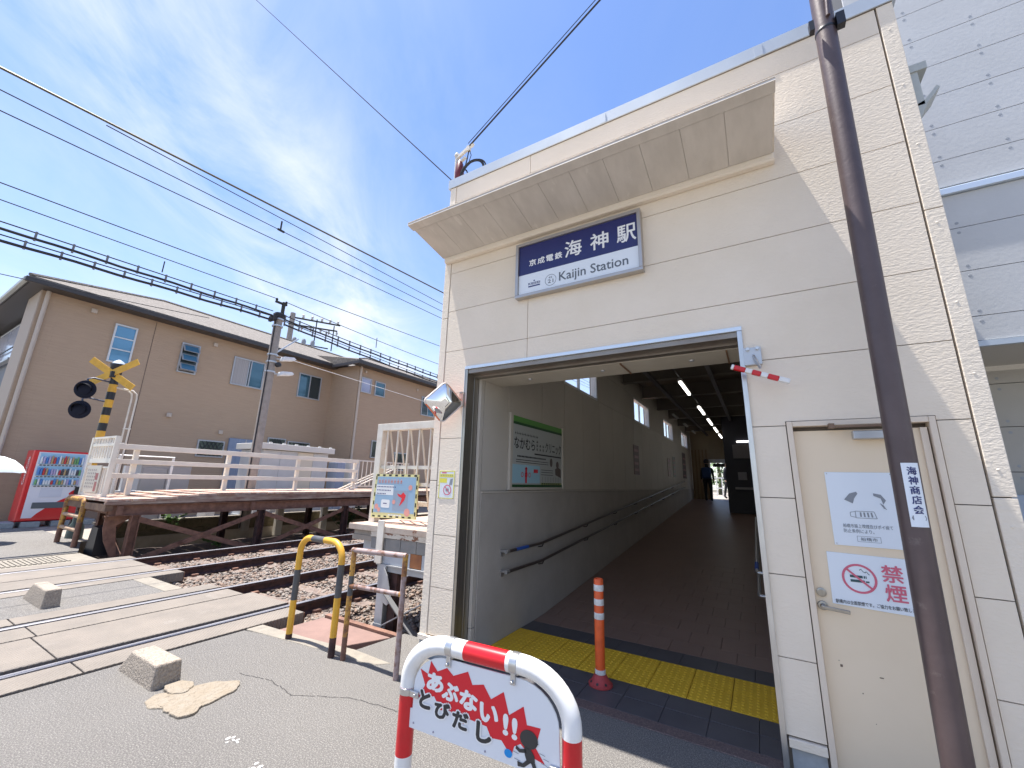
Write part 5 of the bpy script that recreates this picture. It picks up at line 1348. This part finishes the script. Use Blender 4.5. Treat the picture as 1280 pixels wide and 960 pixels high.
for k in range(N8):
    a = 2 * math.pi * k / N8; t.tube([(uc.x + r * .985 * math.cos(a), uc.y + r * .985 * math.sin(a), z - .012) for r, z in prof], .004, 4, False)
t.build('rib', ALU, um)
t = MB(); t.tube([(uc.x, uc.y, 1.95), (uc.x, uc.y, 1.02)], .009, 8); t.build('shaft', DARKMET, um)

# ================================================================== tan house across the tracks
HX, HY = -19.4, 2.63
hs = thing('house', 'long tan two storey house with dark eaves beyond the platform', 'house', (HX, HY, 0))
EZ = 7.42
wl = MB(); wl.box(-29, HX, 3.1, 22, -.1, EZ - .02); wl.box(HX - 1.6, HX - .001, HY, 3.099, -.1, EZ - .02)
wl.cur = 0
wl.build('wall', BROWNWALL, hs)
WXW = -17.2
box('wing_wall', BROWNWALL, hs, HX + .001, WXW, 13.38, 22, -.1, EZ - .12)
box('corner_pillar', PILLARW, hs, HX - 1.61, HX - .0, HY - .03, HY - .002, -.1, EZ - .03)
box('front_wall', GREYSIDE, hs, -28.9, HX - 1.602, 3.06, 3.098, -.1, EZ - .03)
box('corner_pillar', PILLARW, hs, -28.9, -28.2, HY, 3.058, -.1, EZ - .03)
# roof: hipped main roof and hipped wing, thin slabs with real thickness
def slab(mb, pts, th=.09):
    n = len(mb.v); k = len(pts); mb.v += [tuple(p) for p in pts] + [(p[0], p[1], p[2] - th) for p in pts]
    mb.face([n + i for i in range(k)]); mb.face([n + k + i for i in range(k)][::-1])
    for i in range(k): j = (i + 1) % k; mb.face([n + i, n + j, n + k + j, n + k + i])
ex0, ex1, ey0, ey1, rz0, rz1 = -30, -18.93, 2.22, 23, EZ + .06, 9.55
rxm = -23.7
t = MB()
slab(t, [(ex1, ey0, rz0), (ex1, ey1, rz0), (rxm, ey1, rz1), (rxm, 6.9, rz1)]); slab(t, [(ex0, ey0, rz0), (ex1, ey0, rz0), (rxm, 6.9, rz1)]); slab(t, [(ex0, ey1, rz0), (ex0, ey0, rz0), (rxm, 6.9, rz1), (rxm, ey1, rz1)])
rf = t.build('roof', ROOFM, hs, recalc=False)
wx1, wz0 = -16.75, EZ + .0
t = MB(); slab(t, [(wx1, 12.95, wz0), (wx1, 23, wz0), (-19.6, 23, 8.55), (-19.6, 15.6, 8.55)]); slab(t, [(-21.5, 12.95, wz0 + .9), (-18.93, 12.95, wz0 + .005), (wx1, 12.95, wz0), (-19.6, 15.6, 8.55)])
t.build('wing_roof', ROOFM, hs, recalc=False)
t = MB(); t.tube([(ex1, ey0, rz0 + .02), (rxm, 6.9, rz1 + .02)], .06, 6); t.tube([(rxm, 6.9, rz1 + .02), (rxm, 23, rz1 + .02)], .06, 6); t.tube([(wx1, 12.95, wz0 + .02), (-19.6, 15.6, 8.57), (-19.6, 23, 8.57)], .05, 6); t.build('ridge_cap', ROOFM, rf)
t = MB()
for i in range(9): t.box(-21.2 + i * .16, -21.12 + i * .16, 13.0, 13.08, 7.62 + .0, 7.72)
t = MB()
t.box(ex1 + .001, ex1 + .11, ey0 - .08, 12.94, EZ - .17, EZ - .01); t.box(ex0, ex1 + .0, ey0 - .001, ey0 + .02, EZ - .16, EZ - .03); t.box(wx1 + .001, wx1 + .11, 12.86, 23, EZ - .24, EZ - .08); t.box(ex1 + .111, wx1 + .0, 12.86, 12.93, EZ - .24, EZ - .08)
t.build('fascia', FASCIA, hs, .01)
t = MB(); t.box(ex0, ex1 + .05, ey0 - .11, ey0 - .002, EZ - .15, EZ - .02); t.build('gutter', GUTTERG, hs, .02)
t = MB(); t.box(ex0, ex1, ey0 + .03, 3.05, EZ - .165, EZ - .15); t.box(HX + .002, ex1, 3.051, 13.37, EZ - .165, EZ - .15); t.box(WXW + .002, wx1, 12.95, 23, EZ - .235, EZ - .22); t.build('eaves_soffit', FASCIA, hs)
t = MB(); t.tube([(HX + .08, HY + .12, EZ - .18), (HX + .08, HY + .12, .05)], .055, 8); t.build('downpipe', DOWNPIPE, hs)
t = MB(); t.tube([(-17.12, 13.43, EZ - .24), (-17.12, 13.43, .05)], .055, 8); t.build('downpipe', DOWNPIPE, hs)
for y in (5.62, 10.1): box('wall_joint', mat('joint_tan', (.15, .11, .085), .9), hs, HX, HX + .006, y - .01, y + .01, 0, EZ - .2)
def vent(x, y, z, s=.16): box('vent', DOWNPIPE, hs, x + .001, x + .09, y - s / 2, y + s / 2, z - s / 2, z + s / 2, .02)
for y, z in ((3.88, 7.0), (7.68, 6.93), (6.62, 3.75), (10.1, 3.62), (8.5, 3.3)): vent(HX, y, z)
for y, z in ((17.6, 6.8), (13.75, 6.98)): vent(WXW, y, z, .13)
vent(WXW, 13.5, 4.35, .1)
WFR = mat('window_frame_grey', (.42, .43, .45), .4, .3)
WFW = mat('window_frame_white', (.62, .64, .66), .4)
def window(x, y0, y1, z0, z1, fm_, panes, lab=None, vertical=False):
    """panes: list of (fraction end, glass) along y, or along z for stacked louvres"""
    w = .05; t = MB()
    t.box(x + .001, x + .06, y0, y1, z1 - w, z1); t.box(x + .001, x + .06, y0, y1, z0, z0 + w); t.box(x + .001, x + .06, y0, y0 + w, z0 + w + .001, z1 - w - .001); t.box(x + .001, x + .06, y1 - w, y1, z0 + w + .001, z1 - w - .001)
    o = t.build('window', fm_, hs); p = 0.0
    if lab: part_label(o, lab)
    for fr_, g_ in panes:
        if vertical:
            a, b = z0 + w + (z1 - z0 - 2 * w) * p, z0 + w + (z1 - z0 - 2 * w) * fr_; box('pane', g_, o, x + .012, x + .03, y0 + w + .001, y1 - w - .001, a + .012, b - .012)
            if fr_ < 1: box('bar', fm_, o, x + .002, x + .05, y0 + w + .001, y1 - w - .001, b - .02, b + .02)
        else:
            a, b = y0 + w + (y1 - y0 - 2 * w) * p, y0 + w + (y1 - y0 - 2 * w) * fr_; box('pane', g_, o, x + .012, x + .03, a + .008, b - .008, z0 + w + .001, z1 - w - .001)
            if fr_ < 1: box('bar', fm_, o, x + .002, x + .05, b - .022, b + .022, z0 + w + .001, z1 - w - .001)
        p = fr_
    return o
BLUEG = mat('sky_blue_glass', (.10, .26, .40), .08, .25, spec=.9)
window(HX, 4.50, 5.13, 5.35, 6.77, WFW, [(.34, BLUEG), (.67, BLUEG), (1, BLUEG)], 'white louvred window behind the yellow crossbuck', True)
o = window(HX, 6.54, 7.18, 5.48, 6.70, WFR, [(.06, LATTICE), (.94, GLASS_D), (1, LATTICE)], 'grey window with three tilted open louvres', True)
for i in range(3):
    zt = 6.62 - i * .38
    t = MB(); t.prism([(HX + .03, zt), (HX + .05, zt + .01), (HX + .24, zt - .27), (HX + .22, zt - .28)], 'y', 6.58, 7.14); t.cur = 0; l_ = t.build('louvre', WFR, o)
    t = MB(); t.prism([(HX + .062, zt - .022), (HX + .068, zt - .016), (HX + .23, zt - .25), (HX + .225, zt - .256)], 'y', 6.63, 7.09); t.build('pane', BLUEG, o)
window(HX, 8.49, 9.83, 5.41, 6.66, WFR, [(.48, CURTAIN), (.56, GLASS_D), (1, GLASS)], 'window with a grey striped curtain in its left half')
window(HX, 11.53, 12.77, 5.43, 6.66, WFR, [(.5, GLASS), (1, GLASS_D)])
window(WXW, 13.54, 14.2, 5.88, 6.68, WFR, [(1, mat('pale_violet_glass', (.36, .38, .50), .1, .2))])
window(WXW, 14.44, 15.14, 5.86, 6.65, WFR, [(1, GLASS)])
window(WXW, 18.05, 19.2, 5.36, 6.50, WFR, [(.5, GLASS_D), (1, GLASS)])
for (x, y0, y1, z0, z1) in ((HX, 7.75, 8.74, 2.25, 2.93), (HX, 10.5, 11.35, 2.75, 3.30), (HX, 11.45, 12.6, 2.6, 3.22), (WXW, 14.6, 15.6, 2.6, 3.5), (WXW, 16.2, 17.2, 2.0, 3.0)):
    o = window(x, y0, y1, z0, z1, WFR, [(1, mat('dim_green_glass', (.10, .13, .11), .15, .1))])
    t = MB(); n_ = 6; dy = (y1 - y0 - .1) / n_; hh = z1 - z0 - .1
    for i in range(n_ + 1):
        for s in (-1, 1):
            ya = y0 + .05 + i * dy; yb = ya + s * hh * .6
            yb = min(max(yb, y0 + .05), y1 - .05); f_ = abs(yb - ya) / (hh * .6)
            if f_ > .1: t.bar((x + .075, ya, z0 + .05), (x + .075, yb, z0 + .05 + hh * f_), .02, .022, (1, 0, 0))
    t.build('lattice', LATTICE, o)
# shutters (blue grey) at ground level
for y0, y1, z1 in ((8.88, 10.25, 3.10),):
    sh = box('shutter', BLUESH, hs, HX + .001, HX + .10, y0, y1, .3, z1, .01)
    box('shutter_bar', WFR, sh, HX + .101, HX + .13, (y0 + y1) / 2 - .05, (y0 + y1) / 2 + .0, .3, z1 - .02)
# front window on the side street
t = MB(); t.box(-27.6, -23.5, 3.0, 3.055, 5.6, 7.1); o = t.build('window', WFW, hs)
for a in (-27.5, -25.5): box('pane', mat('white_curtain_glass', (.52, .55, .66), .1, .1), o, a, a + 1.9, 2.98, 2.998, 5.7, 7.0)
box('window_rail', LATTICE, o, -27.7, -23.4, 2.9, 2.93, 6.0, 6.04); box('window_sill', WFR, o, -27.7, -23.4, 2.85, 2.99, 5.5, 5.58)
# ---- low wall to the left of the house
lw = tag(MB().box(-26, -20.7, 1.9, 2.05, -.1, 1.7).build('garden_wall', mat('grey_garden_wall', (.30, .28, .25), .9, col2=(.22, .21, .19), nscale=2)), 'grey garden wall left of the vending machine by the house', 'wall')

# ================================================================== behind the far platform
bw = thing('retaining_wall', 'low mossy block wall behind the far platform legs', 'wall', (-14.0, 8, 0))
for j in range(3):
    for i in range(24):
        y = 4.0 + i * .42 - (.2 if j % 2 else 0); MB().box(-14.12 + nrg.uniform(-.006, .006), -13.99, y + .006, y + .414, -.32 + j * .215, -.32 + j * .215 + .207).build('block', MOSSW, bw)
box('cap', CONC_L, bw, -14.14, -13.96, 3.8, 14.2, .326, .37)
sd = thing('storage_shed', 'white flat roofed storage shed between the utility pole and the house', 'shed', (-15.8, 9.6, 0))
sx = -15.4
for i in range(4):
    a = 8.25 + i * .67; box('wall_panel', SHEDW if i != 2 else mat('shed_cream_panel', (.58, .53, .44), .6), sd, sx - 1.5, sx, a + .006, a + .664, .2, 2.50)
box('base', PLINTH, sd, sx - 1.5, sx + .02, 8.2, 10.96, -.1, .2)
box('roof', SHEDROOF, sd, sx - 1.6, sx + .14, 8.08, 11.12, 2.52, 2.74, .015)
t = MB()
for i in range(6): t.box(sx + .02, sx + .08, 8.4 + i * .5, 8.5 + i * .5, 2.741, 2.79)
t.build('roof_clip', SHEDROOF, sd)
cb_ = thing('storage_cabinet', 'grey double door cabinet behind the railing near the end panel', 'cabinet', (-15.2, 5.4, 0))
box('body', CABINET, cb_, -15.9, -15.02, 4.78, 6.0, .0, 1.80, .01)
for y in (4.82, 5.41): box('door', mat('grey_cabinet_door', (.33, .33, .34), .55), cb_, -15.018, -14.99, y, y + .56, .1, 1.72, .006)
box('top', WHITE, cb_, -15.95, -14.96, 4.72, 6.06, 1.802, 1.87, .01)
fr2 = thing('pipe_frame', 'white pipe frame standing behind the railing near the end panel', 'frame', (-14.6, 4.7, 0))
t = MB(); t.tube([(-14.5, 4.12, 0), (-14.5, 4.12, 2.02), (-14.5, 5.3, 2.02), (-14.5, 5.3, 0)], .035, 8); t.tube([(-14.5, 4.12, 1.5), (-14.5, 4.6, 1.5)], .03, 8); t.build('frame', WHITE, fr2)
t = MB(); t.box(-14.7, -14.55, 4.3, 4.5, 1.1, 1.75); t.box(-14.7, -14.5, 4.2, 4.75, 1.0, 1.1); t.build('meter_box', SHEDW, fr2)
for i, (y0, y1, z1, m_, lab) in enumerate(((10.95 + .4, 11.75, 2.2, BLUESH, 'blue grey upright cabinet right of the white shed'), (12.0, 12.5, 2.3, SHEDW, 'pale upright cabinet right of the blue grey cabinet'), (6.75, 7.0, .9, SHEDW, 'small white box near the foot of the utility pole'))):
    tag(MB().box(-15.9, -15.3, y0, y1, -.05, z1).build('upright_cabinet', m_, None, .015), lab, 'cabinet')
ac = thing('outdoor_unit', 'white air conditioner outdoor unit under the far platform deck', 'air conditioner', (-14.7, 8.9, 0))
box('body', SHEDW, ac, -15.0, -14.65, 8.4, 9.3, .38, .95, .02)
t = MB()
for i in range(9): t.box(-14.648, -14.63, 8.46 + i * .09, 8.50 + i * .09, .72, .88)
t.build('grille', VMDARK, ac)
for i, (y, m_) in enumerate(((8.1, CREAMRAIL), (9.75, CREAMRAIL))):
    tag(MB().box(-13.8, -13.65, y, y + .22, -.3, .9).build('concrete_post', m_, None, .01), ['beige post under the platform left of the outdoor unit', 'beige post under the platform right of the outdoor unit'][i], 'post')

# ---- plants
def plant(lab, c, n, rx, ry, h, m_, size, seed):
    r = random.Random(seed); p = thing('plant', lab, 'plant', c, 'weeds growing around the tracks')
    lv = MB(); st_ = MB()
    for k in range(max(4, n // 14)):
        a = r.uniform(0, 6.28); q = r.uniform(.2, 1); tip = Vector((c[0] + rx * q * math.cos(a), c[1] + ry * q * math.sin(a), c[2] + h * r.uniform(.5, 1)))
        base = Vector((c[0] + r.uniform(-.05, .05), c[1] + r.uniform(-.05, .05), c[2]))
        mid = (base + tip) / 2 + Vector((0, 0, h * .18)); st_.tube([base, mid, tip], [.008, .006, .003], 5, False)
        for j in range(14):
            t_ = r.uniform(.25, 1.0); P = base.lerp(mid, t_ * 2) if t_ < .5 else mid.lerp(tip, t_ * 2 - 1)
            d = Vector((r.gauss(0, 1), r.gauss(0, 1), r.uniform(-.2, .9))).normalized(); s_ = size * r.uniform(.6, 1.3)
            w = d.orthogonal().normalized() * s_ * .32; lv.flat([P, P + d * s_ * .5 + w, P + d * s_, P + d * s_ * .5 - w])
    lv.build('foliage', m_, p, recalc=False); st_.build('stem', STEM, p)
plant('pale green weed hanging under the far platform between the first legs', (-13.75, 5.35, .05), 60, .25, .45, .62, LEAF, .13, 1)
plant('low weed on the ground by the crossed brace under the far platform', (-12.4, 5.9, -.3), 70, .3, .5, .32, LEAF, .11, 2)
plant('dark green bush under the far platform beyond the outdoor unit', (-13.0, 10.2, -.3), 200, .5, 1.0, .95, LEAF_D, .14, 3)
plant('dark weed in the corner behind the near platform leg', (-3.15, 3.95, -.25), 60, .22, .2, .38, LEAF_D, .06, 4)
plant('small weed growing at the foot of the station corner', (-3.1, 4.9, -.2), 80, .25, .3, .7, LEAF_D, .07, 6)

# ================================================================== utility poles and overhead lines
up = thing('utility_pole', 'grey concrete utility pole with lamps rising behind the far platform', 'utility pole', (-14, 7.25, 0))
ux, uy = -14.0, 7.28
t = MB(); t.tube([(ux, uy, -.1), (ux, uy, 3.5), (ux, uy, 7.15)], [.155, .145, .13], 18); t.build('pole', POLECONC, up)
t = MB()
for z in (5.0, 5.35, 5.6, 6.65, 6.9): t.lathe([(.172, z), (.172, z + .05)], (ux, uy, 0), 16)
t.build('band', ALU, up)
t = MB(); t.box(ux - .05, ux + .05, uy + .05, uy + .13, 6.9, 7.62); t.box(ux - .04, ux + .04, uy - .2, uy + .2, 7.52, 7.58); t.lathe([(.03, 7.58), (.045, 7.63), (.03, 7.68)], (ux, uy - .17, 0), 8); t.lathe([(.03, 7.58), (.045, 7.63), (.03, 7.68)], (ux, uy + .17, 0), 8); t.build('crossarm', WIREG, up)
t = MB(); t.tube([(ux + .09, uy - .15, .0), (ux + .07, uy - .13, 6.9)], .02, 8); t.build('cable_duct', CABLE, up)
t = MB(); t.lathe([(.17, 6.95), (.19, 7.0), (.19, 7.12), (.15, 7.16)], (ux, uy, 0), 14); t.box(ux - .2, ux + .2, uy - .24, uy - .16, 6.82, 7.0); t.build('cable_clamp', CABLE, up)
for zz, L1 in ((5.55, .62), (5.02, .5)):
    t = MB(); t.bar((ux + .1, uy + .10, zz - .05), (ux + .25, uy + .5, zz + .02), .03, .03); lm = None; t.build('lamp_bracket', ALU, up)
    t = MB(); t.prism([(uy + .18, zz - .12), (uy + .60, zz - .02), (uy + .66, zz + .04), (uy + .58, zz + .10), (uy + .22, zz + .04)], 'x', ux + .12, ux + .36); l_ = t.build('floodlight', WHITE, up, .02)
t = MB(); t.bar((ux + .05, uy + .1, 5.75), (ux + .05, uy + .78, 6.45), .045, .045); t.build('stay_arm', ALU, up)
t = MB(); t.lathe([(.09, 0), (.09, .1), (.05, .14)], (ux + .18, uy + .12, 5.28), 12, (1, 0, 0)); t.build('sensor', BLACK, up)
# distant pole with cross arms behind the house
dp = thing('utility_pole', 'distant utility pole with cross arms and insulators behind the house roof', 'utility pole', (-28, 15.5, 0))
t = MB(); t.tube([(-28, 15.5, 0), (-28, 15.5, 13.1)], [.24, .17], 12); t.build('pole', POLECONC, dp)
t = MB(); 
for z, a, b in ((12.75, 15.3, 19.4), (12.2, 15.3, 19.2)): t.bar((-28, a, z), (-28, b, z + .75), .10, .10)
t.bar((-28, 15.5, 10.9), (-28, 18.6, 11.3), .08, .08)
for y in (17.4, 18.9): t.bar((-28, y, 11.2), (-28, y, 13.3), .06, .06)
t.build('crossarm', WIREG, dp)
t = MB()
for y in (16.3, 17.0, 17.8, 18.5, 19.2):
    z = 12.75 + (y - 15.3) / 4.1 * .75; t.lathe([(.06, 0), (.10, .08), (.06, .16), (.10, .24), (.05, .32)], (-28, y, z + .05), 10); t.lathe([(.06, 0), (.09, -.08), (.05, -.3)], (-28, y, z - .6), 10)
t.build('insulator', CERAM, dp)
t = MB()
for y, z in ((15.9, 11.0), (16.6, 11.1), (17.3, 11.2)): t.lathe([(.12, z - .5), (.16, z - .3), (.16, z + .2), (.1, z + .35)], (-28, y, 0), 10)
t.build('transformer', mat('pole_transformer', (.30, .31, .33), .5), dp)

def catenary(a, b, sag, n=24):
    a = Vector(a); b = Vector(b); return [a.lerp(b, i / n) - Vector((0, 0, sag * 4 * (i / n) * (1 - i / n))) for i in range(n + 1)]
def line(name, lab, a, b, r, m_=WIREG, sag=0.0, cat='wire', group='overhead lines'):
    t = MB(); t.tube(catenary(a, b, sag), r, 6); return tag(t.build(name, m_), lab, cat, group)
def ext(p, q, y):   # the point at depth y on the line p-q
    p = Vector(p); q = Vector(q); s = (y - p.y) / (q.y - p.y); return p + (q - p) * s
TX1, TX2 = -6.1, -9.55
# the near lines hang a little beyond the middle of the near track
WS = 1.158
def far_(x, y, z): return (x * WS, y * WS, 1.62 + (z - 1.62) * WS)
A1, B1 = far_(-6.1, .114, 5.489), far_(-6.1, 6.797, 5.982); TX1 = -6.1 * WS
line('feeder_wire', 'thick topmost overhead line crossing the upper left sky', ext(A1, B1, -14), ext(A1, B1, 26), .016, mat('wire_olive', (.10, .095, .06), .5, .2))
A2, B2 = far_(-6.1, 1.251, 5.466), far_(-6.1, 6.86, 5.656)
line('messenger_wire', 'thin wire leaving the thick topmost line halfway across the sky', far_(-6.1, .9, 5.50), ext(A2, B2, 26), .007)
A3, B3 = far_(-6.1, .161, 5.26), far_(-6.1, 6.788, 5.504)
A4, B4 = far_(-6.1, .204, 5.048), far_(-6.1, 6.806, 5.328)
line('messenger_wire', 'middle one of the three overhead lines in the upper left sky', ext(A3, B3, -14), ext(A3, B3, 26), .007)
line('contact_wire', 'lowest one of the three overhead lines in the upper left sky', ext(A4, B4, -14), ext(A4, B4, 26), .007)
DY = 2.97 * WS; t = MB(); t.tube([(TX1, DY, ext(A2, B2, DY).z), (TX1, DY, ext(A3, B3, DY).z)], .014, 6); t.bar((TX1, DY - .05, ext(A3, B3, DY).z), (TX1, DY + .07, ext(A3, B3, DY).z), .03, .03); tag(t.build('dropper', WIREG), 'short vertical hanger between the overhead lines', 'hanger')
A5, B5 = (TX2, .551, 5.857), (TX2, 10.678, 6.343)
line('messenger_wire', 'faint thin line running from the left edge above the pole top', ext(A5, B5, -14), ext(A5, B5, 30), .009)
line('pole_wire', 'line from the left edge to the top of the utility pole', (ux, .9 - 10, 7.377 - .28), (ux, 7.12, 7.66), .012)
line('pole_wire', 'line from the utility pole top down to the right behind the station', (ux, 7.42, 7.66), (ux, 26, 7.95), .012, sag=.25)
t = MB(); t.tube([(ux, 3.9, 7.46), (ux, 3.9, 7.12)], .015, 6); tag(t.build('dropper', WIREG), 'short vertical rod hanging from the line left of the utility pole', 'hanger')
t = MB(); t.tube([(ux, 11.6, 7.66), (ux, 11.6, 7.2)], .015, 6); tag(t.build('dropper', WIREG), 'short vertical rod above the cables right of the utility pole', 'hanger')
def bundle(lab, a, b, sep, r0, r1, step, sag=0.0):
    h = thing('aerial_cable', lab, 'cable', a, 'cable bundles on the utility pole')
    P = catenary(a, b, sag, 40); t = MB(); t.tube(P, r0, 6); t.build('carrier_wire', CABLE, h)
    t = MB(); t.tube([p - Vector((0, 0, sep + .012 * math.sin(i * 1.3))) for i, p in enumerate(P)], r1, 6); t.build('cable', CABLE, h)
    s = 0; k = 0; L_ = (Vector(b) - Vector(a)).length; first = None
    while s < L_:
        p = P[0].lerp(P[-1], s / L_) - Vector((0, 0, sag * 4 * (s / L_) * (1 - s / L_)))
        if first is None:
            first = MB().box(p.x - .02, p.x + .02, p.y - .02, p.y + .02, p.z - sep - r1 - .02, p.z + .03).build('spacer', mat('spacer_grey', (.16, .16, .17), .6), h); p0 = p.copy()
        else:
            c = first.copy(); COL.objects.link(c); c.location = first.location + (p - p0)
        s += step
bundle('upper cable bundle left of the utility pole', (ux, -9, 6.60), (ux, 7.05, 7.47 - .3), .15, .015, .032, .62)
bundle('lower cable bundle left of the utility pole', (ux, -9, 6.12), (ux, 7.05, 6.98), .13, .015, .034, .58)
bundle('upper cable bundle right of the utility pole', (ux, 7.5, 7.15), (ux, 26, 6.95), .14, .016, .030, .55, .12)
bundle('lower cable bundle right of the utility pole', (ux, 7.5, 6.95), (ux, 26, 6.55), .12, .014, .030, .55, .15)
line('service_wire', 'thin wire sweeping from the left edge over the house corner', (-18.0, -3.5, 6.55), (-18.7, 7.0, 7.78), .012, CABLE, .08)
line('service_wire', 'pale thin wire in front of the house from pole to right', (ux + .1, 7.4, 5.62), (-14.0, 17, 5.30), .010, WHITE)
line('service_wire', 'single line from the top of the sky to the left roof corner', (-3.02, 3.46, 5.36), (-3.02 - 6.83 * 2.2, 3.46 - .3, 5.36 + 8.03 * 2.2), .008, CABLE)
# the wire bundle that rises from the inlet mast over the roof towards the viewer's right
b1 = Vector((-2.765, 3.40, 5.76)); dv = (Vector((-.94, 3.3, 6.728)) - Vector((-2.68, 3.33, 5.63))).normalized()
for i, (o_, r_, lab) in enumerate(((Vector((0, 0, 0)), .011, 'thicker twisted service cable rising from the left roof corner'), (Vector((-.02, 0, .05)), .005, 'thin service cable beside the thicker one rising from the roof corner'))):
    line('service_cable', lab, b1 + o_, b1 + o_ * 2.2 + dv * 14, r_, CABLE)

# ================================================================== grey clad building on the right
gb = thing('grey_building', 'pale blue grey panel clad building behind the station on the right', 'building', (1.25, 4.5, 0))
GY = 4.5; gx0 = 1.255
core = MB(); core.box(gx0 + .01, 12, GY + .03, 4.85, 2.78, 8.6); core.box(gx0 + .01, 12, 5.32, 14, -.2, 2.77); core.build('wall_core', CLADSEAM, gb)
def clad(y, zs_, x0):
    for z0, z1 in zip(zs_, zs_[1:]):
        for a, b in ((x0, 4.27), (4.27, 7.3), (7.3, 12)):
            box('wall_panel', GREYCLAD, gb, a + .002, b - .002, y, y + .026, z0 + .003, z1 - .003)
clad(GY, [2.80, 3.006, 3.404, 3.80, 4.118], gx0); clad(GY, [4.21, 4.47, 4.805, 5.14, 5.475, 5.81, 6.15, 6.49, 6.83, 7.17, 7.51, 7.85, 8.2, 8.6], gx0)
LG = mat('lower_grey_cladding', (.46, .44, .40), .75, col2=(.42, .40, .365), nscale=2)
for z0, z1 in zip([.0, .62, 1.03, 1.42, 1.81, 2.2, 2.59, 2.765], [.62, 1.03, 1.42, 1.81, 2.2, 2.59, 2.765]): box('wall_panel', LG, gb, gx0, 8, 5.29, 5.316, z0 + .003, z1 - .003)
MB().prism([(GY - .035, 4.12), (GY - .035, 4.175), (GY - .03, 4.18), (GY + .02, 4.205), (GY + .02, 4.12)], 'x', gx0 + .0, 12).build('ledge_flashing', mat('ledge_blue_white', (.62, .70, .80), .35, .3), gb, .003)
t = MB(); t.box(gx0, 12, GY - .012, GY + .026, 2.752, 2.797); t.build('base_flashing', COPING, gb)
box('soffit', PLASTERG, gb, gx0, 12, GY + .03, 5.286, 2.755, 2.775)
t = MB()
for x in (1.66, 2.07, 2.48, 2.89, 3.3):
    for zz in (3.006, 3.404, 3.80, 4.47, 4.805, 5.14, 5.475, 5.81, 6.15, 6.49, 6.83):
        for s in (-1, 1): t.lathe([(.013, 0), (.012, .001), (.006, .0012)], (x, GY - .0002, zz + s * .045), 8, (0, -1, 0), False)
kind(t.build('screw_plug', mat('screw_plug', (.34, .36, .39), .7), gb), 'stuff')
t = MB()
for zz in (1.42, 1.81, 2.2, 2.59):
    for x in (1.95, 2.4, 2.85):
        for s in (-1, 1): t.lathe([(.013, 0), (.012, .001), (.006, .0012)], (x, 5.2898, zz + s * .05), 8, (0, -1, 0), False)
kind(t.build('screw_plug', mat('screw_plug', (.34, .36, .39), .7), gb), 'stuff')
box('meter_cabinet', mat('blue_grey_box', (.36, .42, .50), .5), gb, 1.75, 2.6, 5.0, 5.28, .2, 1.62, .01)

# ================================================================== what lies beyond the corridor
def tree(lab, x, y, h, r, n, seed):
    rr = random.Random(seed); tr_ = thing('tree', lab, 'tree', (x, y, .8), 'trees beyond the corridor')
    t = MB(); t.tube([(x, y, .6), (x + .1, y, h * .45), (x, y + .1, h * .8)], [.14, .10, .04], 8)
    for k in range(5): a = rr.uniform(0, 6.28); t.tube([(x, y, h * (.35 + .08 * k)), (x + r * .7 * math.cos(a), y + r * .7 * math.sin(a), h * (.55 + .09 * k))], [.05, .02], 6)
    t.build('trunk', STEM, tr_); lv = MB()
    for k in range(n):
        a = rr.uniform(0, 6.28); q = r * rr.random() ** .4; z = h * rr.uniform(.32, 1.02); w_ = math.sin(min(1, max(.15, (z / h - .25) / .8)) * 3.0)
        P = Vector((x + q * w_ * math.cos(a), y + q * w_ * math.sin(a), z)); d = Vector((rr.gauss(0, 1), rr.gauss(0, 1), rr.gauss(0, .6))).normalized(); s_ = rr.uniform(.1, .22); w = d.orthogonal().normalized() * s_ * .4
        lv.cur = rr.randint(0, 1); lv.flat([P, P + d * s_ * .5 + w, P + d * s_, P + d * s_ * .5 - w])
    lv.build('crown', [LEAF, LEAF_D], tr_, recalc=False)
tree('leafy green tree seen through the bright corridor doorway, left one', -2.4, 33, 5.4, 1.6, 900, 1)
tree('leafy green tree seen through the bright corridor doorway, right one', -.6, 36, 5.8, 1.8, 900, 2)
wf = thing('platform_fence', 'white fence beyond the bright doorway at the corridor end', 'fence', (-1.5, 28, 1.06))
for z in (1.5, 2.1): box('rail', WHITE, wf, -4, 2, 28, 28.05, z, z + .06)
for i in range(20): box('bar', WHITE, wf, -4 + i * .3, -3.95 + i * .3, 27.98, 28.0, 1.06, 2.16)
